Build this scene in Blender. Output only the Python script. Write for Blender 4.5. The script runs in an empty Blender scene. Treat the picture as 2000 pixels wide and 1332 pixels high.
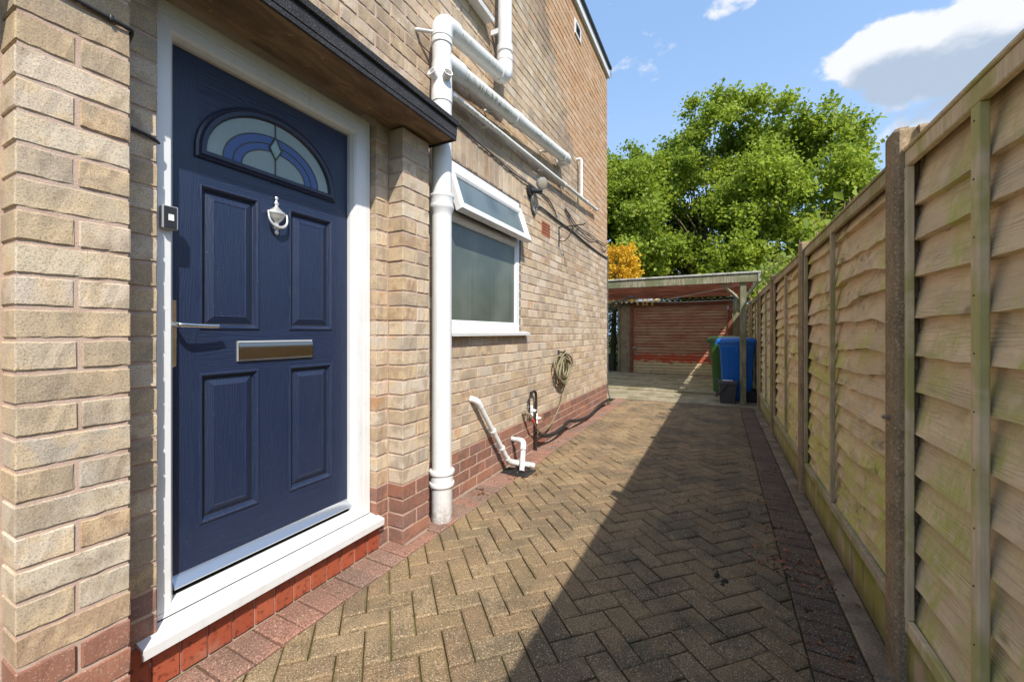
import bpy, math, random
import numpy as np
from mathutils import Vector, Matrix

R = random.Random(11)
NR = np.random.default_rng(5)
sc = bpy.context.scene
col = sc.collection

# ------------------------------------------------------------------ camera
EYE = 1.18
YAW = math.atan(405 / 787.0)
cam = bpy.data.cameras.new("camera")
cam_o = bpy.data.objects.new("camera", cam)
col.objects.link(cam_o)
cam_o.location = (0, 0, EYE)
cam_o.rotation_euler = (math.radians(90), 0, YAW)
cam.sensor_width = 36
cam.lens = 36 * 787 / 2000
cam.shift_y = -16 / 2000
cam.clip_start = 0.02
cam.clip_end = 900
sc.camera = cam_o

# ------------------------------------------------------------------ light
SUN_TO = Vector((1.0, -0.91, 1.5)).normalized()
SUN_EL = math.asin(SUN_TO.z)
SUN_AZ = math.atan2(SUN_TO.x, SUN_TO.y)
sun = bpy.data.lights.new("sun", 'SUN')
sun.energy = 3.25
sun.angle = math.radians(0.55)
sun.color = (1.0, 0.95, 0.87)
sun_o = bpy.data.objects.new("sun", sun)
col.objects.link(sun_o)
sun_o.rotation_euler = (-SUN_TO).to_track_quat('-Z', 'Y').to_euler()
sun_o.location = SUN_TO * 30

sc.view_settings.view_transform = 'Standard'
sc.view_settings.look = 'None'
sc.view_settings.exposure = 0.93
sc.view_settings.gamma = 1
sc.view_settings.use_curve_mapping = False


# ------------------------------------------------------------------ node helpers
def new_node(nt, typ, **kw):
    n = nt.nodes.new(typ)
    for k, v in kw.items():
        setattr(n, k, v)
    return n


def setin(nt, sock, v):
    if v is None:
        return
    if isinstance(v, bpy.types.NodeSocket):
        nt.links.new(v, sock)
    else:
        if sock.type == 'RGBA' and len(v) == 3:
            v = (*v, 1)
        sock.default_value = v


def mth(nt, op, a, b=None, c=None, clamp=False):
    n = new_node(nt, 'ShaderNodeMath', operation=op, use_clamp=clamp)
    setin(nt, n.inputs[0], a)
    setin(nt, n.inputs[1], b)
    if c is not None:
        setin(nt, n.inputs[2], c)
    return n.outputs[0]


def vmul(nt, v, s):
    n = new_node(nt, 'ShaderNodeVectorMath', operation='MULTIPLY')
    setin(nt, n.inputs[0], v)
    setin(nt, n.inputs[1], s)
    return n.outputs[0]


def vadd(nt, v, s):
    n = new_node(nt, 'ShaderNodeVectorMath', operation='ADD')
    setin(nt, n.inputs[0], v)
    setin(nt, n.inputs[1], s)
    return n.outputs[0]


def noise(nt, vec, scale, detail=2.0, rough=0.5, dist=0.0):
    n = new_node(nt, 'ShaderNodeTexNoise')
    setin(nt, n.inputs['Vector'], vec)
    n.inputs['Scale'].default_value = scale
    n.inputs['Detail'].default_value = detail
    n.inputs['Roughness'].default_value = rough
    n.inputs['Distortion'].default_value = dist
    return n.outputs['Fac']


def ramp(nt, fac, stops, interp='LINEAR'):
    n = new_node(nt, 'ShaderNodeValToRGB')
    cr = n.color_ramp
    cr.interpolation = interp
    while len(cr.elements) > 1:
        cr.elements.remove(cr.elements[-1])
    for i, (p, c) in enumerate(stops):
        e = cr.elements[0] if i == 0 else cr.elements.new(p)
        e.position = p
        e.color = (*c, 1) if len(c) == 3 else c
    setin(nt, n.inputs[0], fac)
    return n.outputs[0]


def mixc(nt, fac, a, b, blend='MIX'):
    n = new_node(nt, 'ShaderNodeMix', data_type='RGBA', blend_type=blend)
    setin(nt, n.inputs[0], fac)
    setin(nt, n.inputs[6], a)
    setin(nt, n.inputs[7], b)
    return n.outputs[2]


def sstep(nt, x, lo, hi):
    n = new_node(nt, 'ShaderNodeMapRange', interpolation_type='SMOOTHSTEP')
    setin(nt, n.inputs[0], x)
    n.inputs[1].default_value = lo
    n.inputs[2].default_value = hi
    return n.outputs[0]


def bump(nt, h, strength=0.3, dist=0.01, normal=None):
    n = new_node(nt, 'ShaderNodeBump')
    n.inputs['Strength'].default_value = strength
    n.inputs['Distance'].default_value = dist
    setin(nt, n.inputs['Height'], h)
    if normal is not None:
        setin(nt, n.inputs['Normal'], normal)
    return n.outputs[0]


class Mat:
    def __init__(s, name, color=(0.5, 0.5, 0.5), rough=0.7, metal=0.0, spec=0.5):
        s.m = bpy.data.materials.new(name)
        s.m.use_nodes = True
        s.nt = s.m.node_tree
        s.b = s.nt.nodes['Principled BSDF']
        s.set('Base Color', color)
        s.set('Roughness', rough)
        s.set('Metallic', metal)
        s.set('Specular IOR Level', spec)
        s._pos = None

    def set(s, k, v):
        setin(s.nt, s.b.inputs[k], v)

    @property
    def pos(s):
        if s._pos is None:
            s._pos = new_node(s.nt, 'ShaderNodeNewGeometry').outputs['Position']
        return s._pos

    def tone(s):
        """0..1 per piece: the object's own random number plus the mesh attribute of joined pieces."""
        oi = new_node(s.nt, 'ShaderNodeObjectInfo').outputs['Random']
        at = new_node(s.nt, 'ShaderNodeAttribute', attribute_name='tone').outputs['Fac']
        return mth(s.nt, 'FRACT', mth(s.nt, 'ADD', oi, at))

    def attr(s, name):
        return new_node(s.nt, 'ShaderNodeAttribute', attribute_name=name).outputs['Fac']

    def shifted(s, tone, k=37.0):
        c = new_node(s.nt, 'ShaderNodeCombineXYZ')
        t = mth(s.nt, 'MULTIPLY', tone, k)
        for i in range(3):
            s.nt.links.new(t, c.inputs[i])
        return vadd(s.nt, s.pos, c.outputs[0])

    def sep(s, v=None):
        n = new_node(s.nt, 'ShaderNodeSeparateXYZ')
        s.nt.links.new(v or s.pos, n.inputs[0])
        return n.outputs


# ------------------------------------------------------------------ world: sky with fair-weather cumulus
w = bpy.data.worlds.new("World")
sc.world = w
w.use_nodes = True
nt = w.node_tree
bg = nt.nodes['Background']
sky = new_node(nt, 'ShaderNodeTexSky', sky_type='NISHITA')
sky.sun_disc = False
sky.sun_elevation = SUN_EL
sky.sun_rotation = SUN_AZ
sky.air_density = 1.1
sky.dust_density = 1.6
sky.ozone_density = 1.6
tc = new_node(nt, 'ShaderNodeTexCoord').outputs['Generated']
sep = new_node(nt, 'ShaderNodeSeparateXYZ')
nt.links.new(tc, sep.inputs[0])


def direction(px, py):
    t = (px - 1000) / 787.0
    v = Vector((math.cos(YAW) * t - math.sin(YAW), math.sin(YAW) * t + math.cos(YAW), (650 - py) / 787.0))
    return v.normalized()


BANKS = [(direction(px, py), rx, rz, k) for (px, py, rx, rz, k) in (
    (1960, 90, 0.18, 0.105, 0.44), (1800, 100, 0.14, 0.08, 0.42), (1700, 105, 0.08, 0.055, 0.36), (1790, 262, 0.13, 0.04, 0.30), (1440, 2, 0.07, 0.028, 0.30),
    (1210, -8, 0.09, 0.025, 0.22), (1590, 25, 0.045, 0.02, 0.15), (1715, 182, 0.04, 0.012, 0.14))]


def cloud_field(up):
    """density of the fair-weather cumulus in a direction of the sky, sampled a little higher when up > 0"""
    v0 = vadd(nt, tc, (0, 0, up))
    v = vmul(nt, v0, (1.0, 1.0, 1.5))
    big = noise(nt, vadd(nt, v, (0.31, 0.17, 0.05)), 2.3, 3.0, 0.5)
    mid = noise(nt, v, 9.0, 3.0, 0.55)
    puff = noise(nt, v, 24.0, 8.0, 0.58, 0.2)
    f = mth(nt, 'MULTIPLY', mth(nt, 'SUBTRACT', big, 0.52), 1.6)
    f = mth(nt, 'ADD', f, mth(nt, 'MULTIPLY', mth(nt, 'SUBTRACT', mid, 0.5), 0.95))
    f = mth(nt, 'ADD', f, mth(nt, 'MULTIPLY', mth(nt, 'SUBTRACT', puff, 0.5), 0.95))
    for (c, rx, rz, k) in BANKS:
        d = vmul(nt, vadd(nt, v0, tuple(-q for q in c)), (1 / rx, 1 / rx, 1 / rz))
        n = new_node(nt, 'ShaderNodeVectorMath', operation='LENGTH')
        nt.links.new(d, n.inputs[0])
        f = mth(nt, 'ADD', f, mth(nt, 'MULTIPLY', sstep(nt, n.outputs['Value'], 1.2, 0.3), k * 1.5))
    return f


cl = cloud_field(0.0)
above = cloud_field(0.04)
dens = sstep(nt, cl, 0.27, 0.55)
shade = sstep(nt, above, 0.30, 0.95)
ccol = mixc(nt, shade, (3.5, 3.55, 3.65), (1.75, 2.1, 2.6))
haze = mixc(nt, sstep(nt, sep.outputs[2], 0.65, 0.0), sky.outputs[0], (2.3, 3.0, 3.9))
haze = mixc(nt, 0.55, haze, (1.25, 2.1, 3.55))
nt.links.new(mixc(nt, mth(nt, 'MULTIPLY', dens, 0.94), haze, ccol), bg.inputs['Color'])
bg.inputs['Strength'].default_value = 0.15

# ------------------------------------------------------------------ mesh helpers
ORG = {}


class MB:
    def __init__(s):
        s.v, s.f, s.m, s.t, s.lap = [], [], [], [], []
        s.mi, s.tone, s.cl = 0, 0.0, 0.0

    def add(s, vs, fs, M=None, lap=None):
        o = len(s.v)
        if M is not None:
            vs = [tuple(M @ Vector(p)) for p in vs]
        s.v.extend(vs)
        s.lap.extend(lap if lap is not None else [0.0] * len(vs))
        for f in fs:
            s.f.append(tuple(i + o for i in f))
            s.m.append(s.mi)
            s.t.append(s.tone)

    def box(s, x0, x1, y0, y1, z0, z1, b=0.0, M=None):
        c = Vector(((x0 + x1) / 2, (y0 + y1) / 2, (z0 + z1) / 2))
        h = ((x1 - x0) / 2, (y1 - y0) / 2, (z1 - z0) / 2)
        if b <= 0:
            vs = [(x, y, z) for x in (x0, x1) for y in (y0, y1) for z in (z0, z1)]
            fs = [(0, 1, 3, 2), (4, 6, 7, 5), (0, 4, 5, 1), (2, 3, 7, 6), (0, 2, 6, 4), (1, 5, 7, 3)]
            s.add(vs, fs, M)
            return
        b = min(b, min(h) * 0.9)
        ix, vs = {}, []
        for a in range(3):
            for sx in (-1, 1):
                for sy in (-1, 1):
                    for sz in (-1, 1):
                        sg = (sx, sy, sz)
                        p = [c[i] + sg[i] * (h[i] - (0 if i == a else b)) for i in range(3)]
                        ix[(a, sg)] = len(vs)
                        vs.append(tuple(p))
        fs = []
        for a in range(3):
            o1, o2 = (a + 1) % 3, (a + 2) % 3
            for sg in (-1, 1):
                q = []
                for u, v in ((-1, -1), (1, -1), (1, 1), (-1, 1)):
                    k = [0, 0, 0]
                    k[a], k[o1], k[o2] = sg, u, v
                    q.append(ix[(a, tuple(k))])
                fs.append(q if sg > 0 else q[::-1])
            for u in (-1, 1):
                for v in (-1, 1):
                    k0, k1 = [0, 0, 0], [0, 0, 0]
                    k0[o1], k0[o2], k0[a] = u, v, -1
                    k1[o1], k1[o2], k1[a] = u, v, 1
                    k0, k1 = tuple(k0), tuple(k1)
                    fs.append([ix[(o1, k0)], ix[(o1, k1)], ix[(o2, k1)], ix[(o2, k0)]])
        for sx in (-1, 1):
            for sy in (-1, 1):
                for sz in (-1, 1):
                    fs.append([ix[(a, (sx, sy, sz))] for a in range(3)])
        out = []
        for f in fs:
            P = [Vector(vs[i]) for i in f]
            n = (P[1] - P[0]).cross(P[2] - P[0])
            ctr = sum(P, Vector()) / len(P)
            out.append(f if n.dot(ctr - c) > 0 else f[::-1])
        s.add(vs, out, M)

    def tube(s, path, r, n=10, caps=True):
        P = [Vector(p) for p in path]
        rs = r if isinstance(r, (list, tuple)) else [r] * len(P)
        T = []
        for i in range(len(P)):
            a = P[max(i - 1, 0)]
            b = P[min(i + 1, len(P) - 1)]
            d = (b - a)
            T.append(d.normalized() if d.length > 1e-9 else Vector((0, 0, 1)))
        up = Vector((0, 0, 1)) if abs(T[0].z) < 0.9 else Vector((1, 0, 0))
        N = T[0].cross(up).normalized()
        vs, fs = [], []
        for i in range(len(P)):
            N = (N - T[i] * N.dot(T[i])).normalized()
            B = T[i].cross(N)
            for k in range(n):
                a = 2 * math.pi * k / n
                vs.append(tuple(P[i] + (N * math.cos(a) + B * math.sin(a)) * rs[i]))
        for i in range(len(P) - 1):
            for k in range(n):
                k2 = (k + 1) % n
                fs.append((i * n + k, i * n + k2, (i + 1) * n + k2, (i + 1) * n + k))
        if caps:
            fs.append(tuple(range(n))[::-1])
            fs.append(tuple(range((len(P) - 1) * n, len(P) * n)))
        s.add(vs, fs)

    def lathe(s, prof, M, n=16):
        """prof: (radius, along) pairs, turned about the local Z of M"""
        vs, fs = [], []
        for (r, z) in prof:
            for k in range(n):
                a = 2 * math.pi * k / n
                vs.append((r * math.cos(a), r * math.sin(a), z))
        for i in range(len(prof) - 1):
            for k in range(n):
                k2 = (k + 1) % n
                fs.append((i * n + k, i * n + k2, (i + 1) * n + k2, (i + 1) * n + k))
        fs.append(tuple(range(n))[::-1])
        fs.append(tuple(range((len(prof) - 1) * n, len(prof) * n)))
        s.add(vs, fs, M)

    def prism(s, poly, d0, d1, fn):
        n = len(poly)
        vs = [fn(a, b, d0) for a, b in poly] + [fn(a, b, d1) for a, b in poly]
        fs = [(i, (i + 1) % n, n + (i + 1) % n, n + i) for i in range(n)]
        fs += [tuple(range(n))[::-1], tuple(range(n, 2 * n))]
        s.add(vs, fs)

    def sweep(s, rect, prof, closed=True, M=None, fill=None, foot=1.0):
        """mitred moulding round a rectangle in the YZ plane; prof = (inset, x) pairs"""
        y0, y1, z0, z1 = rect
        vs, fs = [], []
        for (i, x) in prof:
            vs += [(x, y0 + i, z0 + i * foot), (x, y1 - i, z0 + i * foot), (x, y1 - i, z1 - i), (x, y0 + i, z1 - i)]
        m = len(prof)
        for j in range(m if closed else m - 1):
            j2 = (j + 1) % m
            for k in range(4):
                k2 = (k + 1) % 4
                fs.append((j * 4 + k, j * 4 + k2, j2 * 4 + k2, j2 * 4 + k))
        if fill is not None:
            fs.append(tuple(fill * 4 + k for k in range(4)))
        s.add(vs, fs, M)

    def mesh(s, name, mats, off=(0, 0, 0), smooth=None, fix=True):
        me = bpy.data.meshes.new(name)
        ox, oy, oz = off
        me.from_pydata([(x - ox, y - oy, z - oz) for x, y, z in s.v], [], s.f)
        for m in mats:
            me.materials.append(m.m)
        me.polygons.foreach_set('material_index', s.m)
        if any(s.t):
            at = me.attributes.new('tone', 'FLOAT', 'FACE')
            at.data.foreach_set('value', s.t)
        if any(s.lap):
            at = me.attributes.new('lap', 'FLOAT', 'POINT')
            at.data.foreach_set('value', s.lap)
        if fix and len(s.f) < 6000:
            import bmesh
            bm = bmesh.new()
            bm.from_mesh(me)
            bmesh.ops.recalc_face_normals(bm, faces=bm.faces)
            bm.to_mesh(me)
            bm.free()
        if smooth:
            me.polygons.foreach_set('use_smooth', [True] * len(s.f))
            me.set_sharp_from_angle(angle=math.radians(smooth))
        me.update()
        return me

    def build(s, name, mats, parent=None, loc=None, smooth=None, fix=True):
        if not isinstance(mats, (list, tuple)):
            mats = [mats]
        if parent is not None:
            org = ORG[parent]
        else:
            org = Vector(loc) if loc is not None else Vector((0, 0, 0))
        me = s.mesh(name, mats, org, smooth, fix)
        o = bpy.data.objects.new(name, me)
        col.objects.link(o)
        if parent is not None:
            o.parent = parent
        else:
            o.location = org
        ORG[o] = org
        return o


def place(name, me, at, parent, scale=None):
    o = bpy.data.objects.new(name, me)
    col.objects.link(o)
    o.parent = parent
    o.location = Vector(at) - ORG[parent]
    if scale:
        o.scale = scale
    return o


def thing(name, label, cat, loc=(0, 0, 0), group=None):
    o = bpy.data.objects.new(name, None)
    o.empty_display_size = 0.1
    col.objects.link(o)
    o.location = loc
    o['label'] = label
    o['category'] = cat
    if group:
        o['group'] = group
    ORG[o] = Vector(loc)
    return o


def tag(o, label=None, cat=None, group=None, kind=None):
    for k, v in (('label', label), ('category', cat), ('group', group), ('kind', kind)):
        if v:
            o[k] = v
    return o


def proj(x, y, z):
    sn, cs = math.sin(YAW), math.cos(YAW)
    d = -x * sn + y * cs
    if d < 0.05:
        return None
    return 1000 + 787 * (x * cs + y * sn) / d, 650 + 787 * (EYE - z) / d


def quad_area(pts):
    P = [proj(*p) for p in pts]
    if any(p is None for p in P):
        return 0
    cx = sum(p[0] for p in P) / 4
    cy = sum(p[1] for p in P) / 4
    if not (-60 < cx < 2060 and -40 < cy < 1380):
        return 0
    a = 0
    for i in range(4):
        a += P[i][0] * P[(i + 1) % 4][1] - P[(i + 1) % 4][0] * P[i][1]
    return abs(a) / 2


def smooth_path(pts, n=6):
    """Catmull-Rom through the points"""
    P = [Vector(p) for p in pts]
    out = []
    for i in range(len(P) - 1):
        p0, p1, p2, p3 = P[max(i - 1, 0)], P[i], P[i + 1], P[min(i + 2, len(P) - 1)]
        for k in range(n):
            t = k / n
            out.append(0.5 * ((2 * p1) + (p2 - p0) * t + (2 * p0 - 5 * p1 + 4 * p2 - p3) * t * t + (3 * p1 - p0 - 3 * p2 + p3) * t ** 3))
    out.append(P[-1])
    return out


def elbow(p0, p1, p2, rad, n=6):
    """points of a rounded corner p0-p1-p2"""
    p0, p1, p2 = Vector(p0), Vector(p1), Vector(p2)
    a = p1 + (p0 - p1).normalized() * rad
    b = p1 + (p2 - p1).normalized() * rad
    return [(1 - t) ** 2 * a + 2 * t * (1 - t) * p1 + t * t * b for t in [i / n for i in range(n + 1)]]


# ------------------------------------------------------------------ materials
def brick_mat(name, stops, red=False):
    M = Mat(name, rough=0.9, spec=0.25)
    nt = M.nt
    t = M.tone()
    base = ramp(nt, t, stops)
    t2 = mth(nt, 'FRACT', mth(nt, 'MULTIPLY', t, 7.31))
    base = mixc(nt, mth(nt, 'MULTIPLY', sstep(nt, t2, 0.5, 1.0), 0.5), base, (0.16, 0.085, 0.065) if red else (0.30, 0.215, 0.145))
    base = mixc(nt, mth(nt, 'MULTIPLY', sstep(nt, t2, 0.40, 0.0), 0.7), base, (0.36, 0.17, 0.11) if red else (0.66, 0.56, 0.455))
    v = M.shifted(t)
    mott = noise(nt, v, 13, 4, 0.6)
    base = mixc(nt, mth(nt, 'MULTIPLY', sstep(nt, mott, 0.42, 0.62), 0.7), base, (0.29, 0.125, 0.08) if red else (0.64, 0.48, 0.29))
    grey = noise(nt, v, 6.5, 3, 0.6)
    base = mixc(nt, mth(nt, 'MULTIPLY', sstep(nt, grey, 0.48, 0.64), 0.62), base, (0.15, 0.09, 0.08) if red else (0.27, 0.225, 0.18))
    if not red:
        x, y, z = M.sep()
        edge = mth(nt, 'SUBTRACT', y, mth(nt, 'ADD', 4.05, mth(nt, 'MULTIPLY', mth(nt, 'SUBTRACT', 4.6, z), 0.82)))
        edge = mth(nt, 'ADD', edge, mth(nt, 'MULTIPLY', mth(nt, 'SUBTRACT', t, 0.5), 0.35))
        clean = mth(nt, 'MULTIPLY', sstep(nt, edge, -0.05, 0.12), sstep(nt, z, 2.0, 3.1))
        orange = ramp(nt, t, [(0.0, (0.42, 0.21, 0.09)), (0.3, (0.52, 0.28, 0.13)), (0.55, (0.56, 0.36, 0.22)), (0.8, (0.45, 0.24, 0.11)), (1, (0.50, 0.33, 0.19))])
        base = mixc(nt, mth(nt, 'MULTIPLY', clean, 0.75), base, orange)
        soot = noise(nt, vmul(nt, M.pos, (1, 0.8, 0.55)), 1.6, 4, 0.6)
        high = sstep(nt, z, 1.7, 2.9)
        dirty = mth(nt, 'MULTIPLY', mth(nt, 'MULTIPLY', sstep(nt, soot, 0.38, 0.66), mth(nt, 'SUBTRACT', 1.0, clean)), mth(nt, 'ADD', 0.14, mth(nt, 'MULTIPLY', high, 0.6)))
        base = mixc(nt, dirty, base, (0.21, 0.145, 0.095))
        flash = noise(nt, v, 4.3, 2)
        base = mixc(nt, mth(nt, 'MULTIPLY', sstep(nt, flash, 0.66, 0.74), 0.5), base, (0.47, 0.21, 0.075))
    else:
        eff = noise(nt, M.pos, 2.7, 4, 0.6)
        base = mixc(nt, mth(nt, 'MULTIPLY', sstep(nt, eff, 0.52, 0.72), 0.3), base, (0.36, 0.30, 0.27))
    sp = noise(nt, v, 250, 3, 0.65)
    base = mixc(nt, mth(nt, 'MULTIPLY', sstep(nt, sp, 0.50, 0.62), 0.30 if red else 0.46), base, (0.12, 0.08, 0.055))
    sp2 = noise(nt, v, 210, 1, 0.5)
    base = mixc(nt, mth(nt, 'MULTIPLY', sstep(nt, sp2, 0.60, 0.70), 0.35), base, (0.62, 0.5, 0.36))
    chip = noise(nt, vadd(nt, v, (3.1, 0, 0)), 15, 4, 0.7)
    base = mixc(nt, mth(nt, 'MULTIPLY', sstep(nt, chip, 0.70, 0.75), 0.7), base, (0.50, 0.20, 0.09))
    M.set('Base Color', base)
    h = mth(nt, 'ADD', mth(nt, 'MULTIPLY', noise(nt, v, 170, 4, 0.65), 0.6), mth(nt, 'MULTIPLY', noise(nt, v, 32, 3), 0.8))
    M.set('Normal', bump(nt, h, 0.55, 0.004))
    return M


BUFF = brick_mat('buff_brick', [(0.0, (0.497, 0.384, 0.252)), (0.12, (0.389, 0.299, 0.204)), (0.26, (0.572, 0.469, 0.330)), (0.38, (0.443, 0.322, 0.198)), (0.48, (0.616, 0.537, 0.420)),
                                (0.58, (0.356, 0.299, 0.228)), (0.68, (0.529, 0.395, 0.240)), (0.78, (0.497, 0.446, 0.372)), (0.88, (0.594, 0.497, 0.360)), (0.95, (0.454, 0.288, 0.168)), (1, (0.475, 0.373, 0.264))])
REDB = brick_mat('red_plinth_brick', [(0.0, (0.29, 0.115, 0.07)), (0.2, (0.20, 0.105, 0.08)), (0.45, (0.335, 0.15, 0.09)), (0.65, (0.19, 0.11, 0.095)), (0.85, (0.27, 0.13, 0.09)), (1, (0.235, 0.105, 0.07))], True)


def mortar_mat():
    M = Mat('mortar', rough=0.95, spec=0.15)
    nt = M.nt
    n = noise(nt, M.pos, 6, 4, 0.6)
    base = ramp(nt, n, [(0.3, (0.40, 0.275, 0.205)), (0.5, (0.52, 0.38, 0.30)), (0.72, (0.46, 0.36, 0.29))])
    sp = noise(nt, M.pos, 420, 2)
    base = mixc(nt, mth(nt, 'MULTIPLY', sstep(nt, sp, 0.55, 0.7), 0.5), base, (0.2, 0.13, 0.09))
    M.set('Base Color', base)
    M.set('Normal', bump(nt, noise(nt, M.pos, 240, 4, 0.7), 0.6, 0.003))
    return M


MORTAR = mortar_mat()


def upvc_mat(name, algae=False, dirt=0.2, color=(0.72, 0.72, 0.71)):
    M = Mat(name, color, rough=0.32, spec=0.45)
    nt = M.nt
    g = noise(nt, M.pos, 5, 5, 0.65)
    base = mixc(nt, mth(nt, 'MULTIPLY', sstep(nt, g, 0.45, 0.8), dirt), color, (0.45, 0.40, 0.30))
    g2 = noise(nt, M.pos, 60, 3, 0.6)
    base = mixc(nt, mth(nt, 'MULTIPLY', sstep(nt, g2, 0.62, 0.74), dirt * 1.2), base, (0.30, 0.26, 0.19))
    st = noise(nt, vmul(nt, M.pos, (22, 22, 1.3)), 1.0, 4, 0.65)
    base = mixc(nt, mth(nt, 'MULTIPLY', sstep(nt, st, 0.52, 0.72), dirt * 0.9), base, (0.36, 0.31, 0.22))
    splash = mth(nt, 'MULTIPLY', sstep(nt, M.sep()[2], 0.17, 0.0), sstep(nt, noise(nt, M.pos, 30, 4, 0.65), 0.40, 0.62))
    base = mixc(nt, mth(nt, 'MULTIPLY', splash, 0.6), base, (0.27, 0.20, 0.13))
    if algae:
        geo = new_node(nt, 'ShaderNodeNewGeometry')
        s = M.sep(geo.outputs['Normal'])
        under = mth(nt, 'MULTIPLY', sstep(nt, s[2], 0.25, -0.25), sstep(nt, s[2], -0.95, -0.5))
        patch = sstep(nt, noise(nt, vmul(nt, M.pos, (1, 1.4, 1)), 1.7, 2), 0.40, 0.55)
        blot = sstep(nt, noise(nt, vmul(nt, M.pos, (3, 60, 8)), 1.6, 5, 0.65), 0.42, 0.60)
        blot2 = sstep(nt, noise(nt, M.pos, 26, 4, 0.6), 0.35, 0.6)
        f = mth(nt, 'MULTIPLY', mth(nt, 'MULTIPLY', under, patch), mth(nt, 'MULTIPLY', blot, blot2))
        base = mixc(nt, mth(nt, 'MULTIPLY', under, 0.25), base, (0.50, 0.49, 0.32))
        base = mixc(nt, f, base, (0.17, 0.165, 0.055))
    M.set('Base Color', base)
    M.set('Normal', bump(nt, noise(nt, M.pos, 25, 2), 0.06, 0.002))
    return M


UPVC = upvc_mat('white_upvc', dirt=0.22)
PIPE = upvc_mat('white_pipe', dirt=0.36)
PIPE_ALGAE = upvc_mat('white_pipe_with_algae', True, 0.2)


def pebble(name, base, stops=None, speck=0.5, scale=200, rough=0.9, bumpd=0.003, stain=None, stain_scale=2.0):
    M = Mat(name, base, rough=rough, spec=0.2)
    nt = M.nt
    n = noise(nt, M.pos, 7, 5, 0.6)
    c = mixc(nt, sstep(nt, n, 0.35, 0.7), base, tuple(b * 0.62 for b in base))
    if stain:
        c = mixc(nt, mth(nt, 'MULTIPLY', sstep(nt, noise(nt, M.pos, stain_scale, 4, 0.62), 0.45, 0.62), 0.8), c, stain)
    sp = noise(nt, M.pos, scale, 2)
    c = mixc(nt, mth(nt, 'MULTIPLY', sstep(nt, sp, 0.58, 0.68), speck), c, tuple(min(1, b * 1.9 + 0.05) for b in base))
    c = mixc(nt, mth(nt, 'MULTIPLY', sstep(nt, sp, 0.42, 0.34), speck), c, tuple(b * 0.4 for b in base))
    M.set('Base Color', c)
    M.set('Normal', bump(nt, noise(nt, M.pos, scale * 0.8, 3), 0.6, bumpd))
    return M


POSTC = pebble('post_concrete', (0.32, 0.235, 0.145), speck=0.45, scale=120)
SLABC = pebble('slab_concrete', (0.33, 0.285, 0.195), speck=0.4, scale=130, stain=(0.155, 0.135, 0.07), stain_scale=2.2)
KERBC = pebble('edging_concrete', (0.30, 0.225, 0.155), speck=0.4, scale=160, stain=(0.13, 0.10, 0.07), stain_scale=4)
RENDER = pebble('pebbledash', (0.30, 0.24, 0.165), speck=0.6, scale=75, bumpd=0.01)
FELT = pebble('mineral_felt', (0.045, 0.045, 0.05), speck=0.85, scale=260, rough=0.85)


def gravelboard_mat():
    M = Mat('gravel_board_concrete', rough=0.9, spec=0.2)
    nt = M.nt
    x, y, z = M.sep()
    n = noise(nt, M.pos, 9, 5, 0.6)
    c = ramp(nt, n, [(0.3, (0.32, 0.24, 0.145)), (0.6, (0.48, 0.37, 0.24)), (0.8, (0.54, 0.46, 0.32))])
    st = noise(nt, vmul(nt, M.pos, (1, 5.5, 1.1)), 1.3, 5, 0.6)
    c = mixc(nt, mth(nt, 'MULTIPLY', sstep(nt, st, 0.40, 0.56), 0.85), c, (0.29, 0.28, 0.055))
    dk = noise(nt, vmul(nt, M.pos, (1, 8, 1)), 1.9, 4, 0.6)
    c = mixc(nt, mth(nt, 'MULTIPLY', sstep(nt, dk, 0.52, 0.7), 0.6), c, (0.10, 0.085, 0.04))
    moss = mth(nt, 'MULTIPLY', sstep(nt, z, 0.12, 0.19), sstep(nt, noise(nt, M.pos, 7, 4), 0.38, 0.52))
    c = mixc(nt, mth(nt, 'MULTIPLY', moss, 0.85), c, (0.16, 0.19, 0.02))
    foot = mth(nt, 'MULTIPLY', sstep(nt, z, 0.10, 0.0), 0.6)
    c = mixc(nt, foot, c, (0.10, 0.075, 0.045))
    M.set('Base Color', c)
    M.set('Normal', bump(nt, noise(nt, M.pos, 130, 4), 0.4, 0.003))
    return M


GRAVELB = gravelboard_mat()


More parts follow.
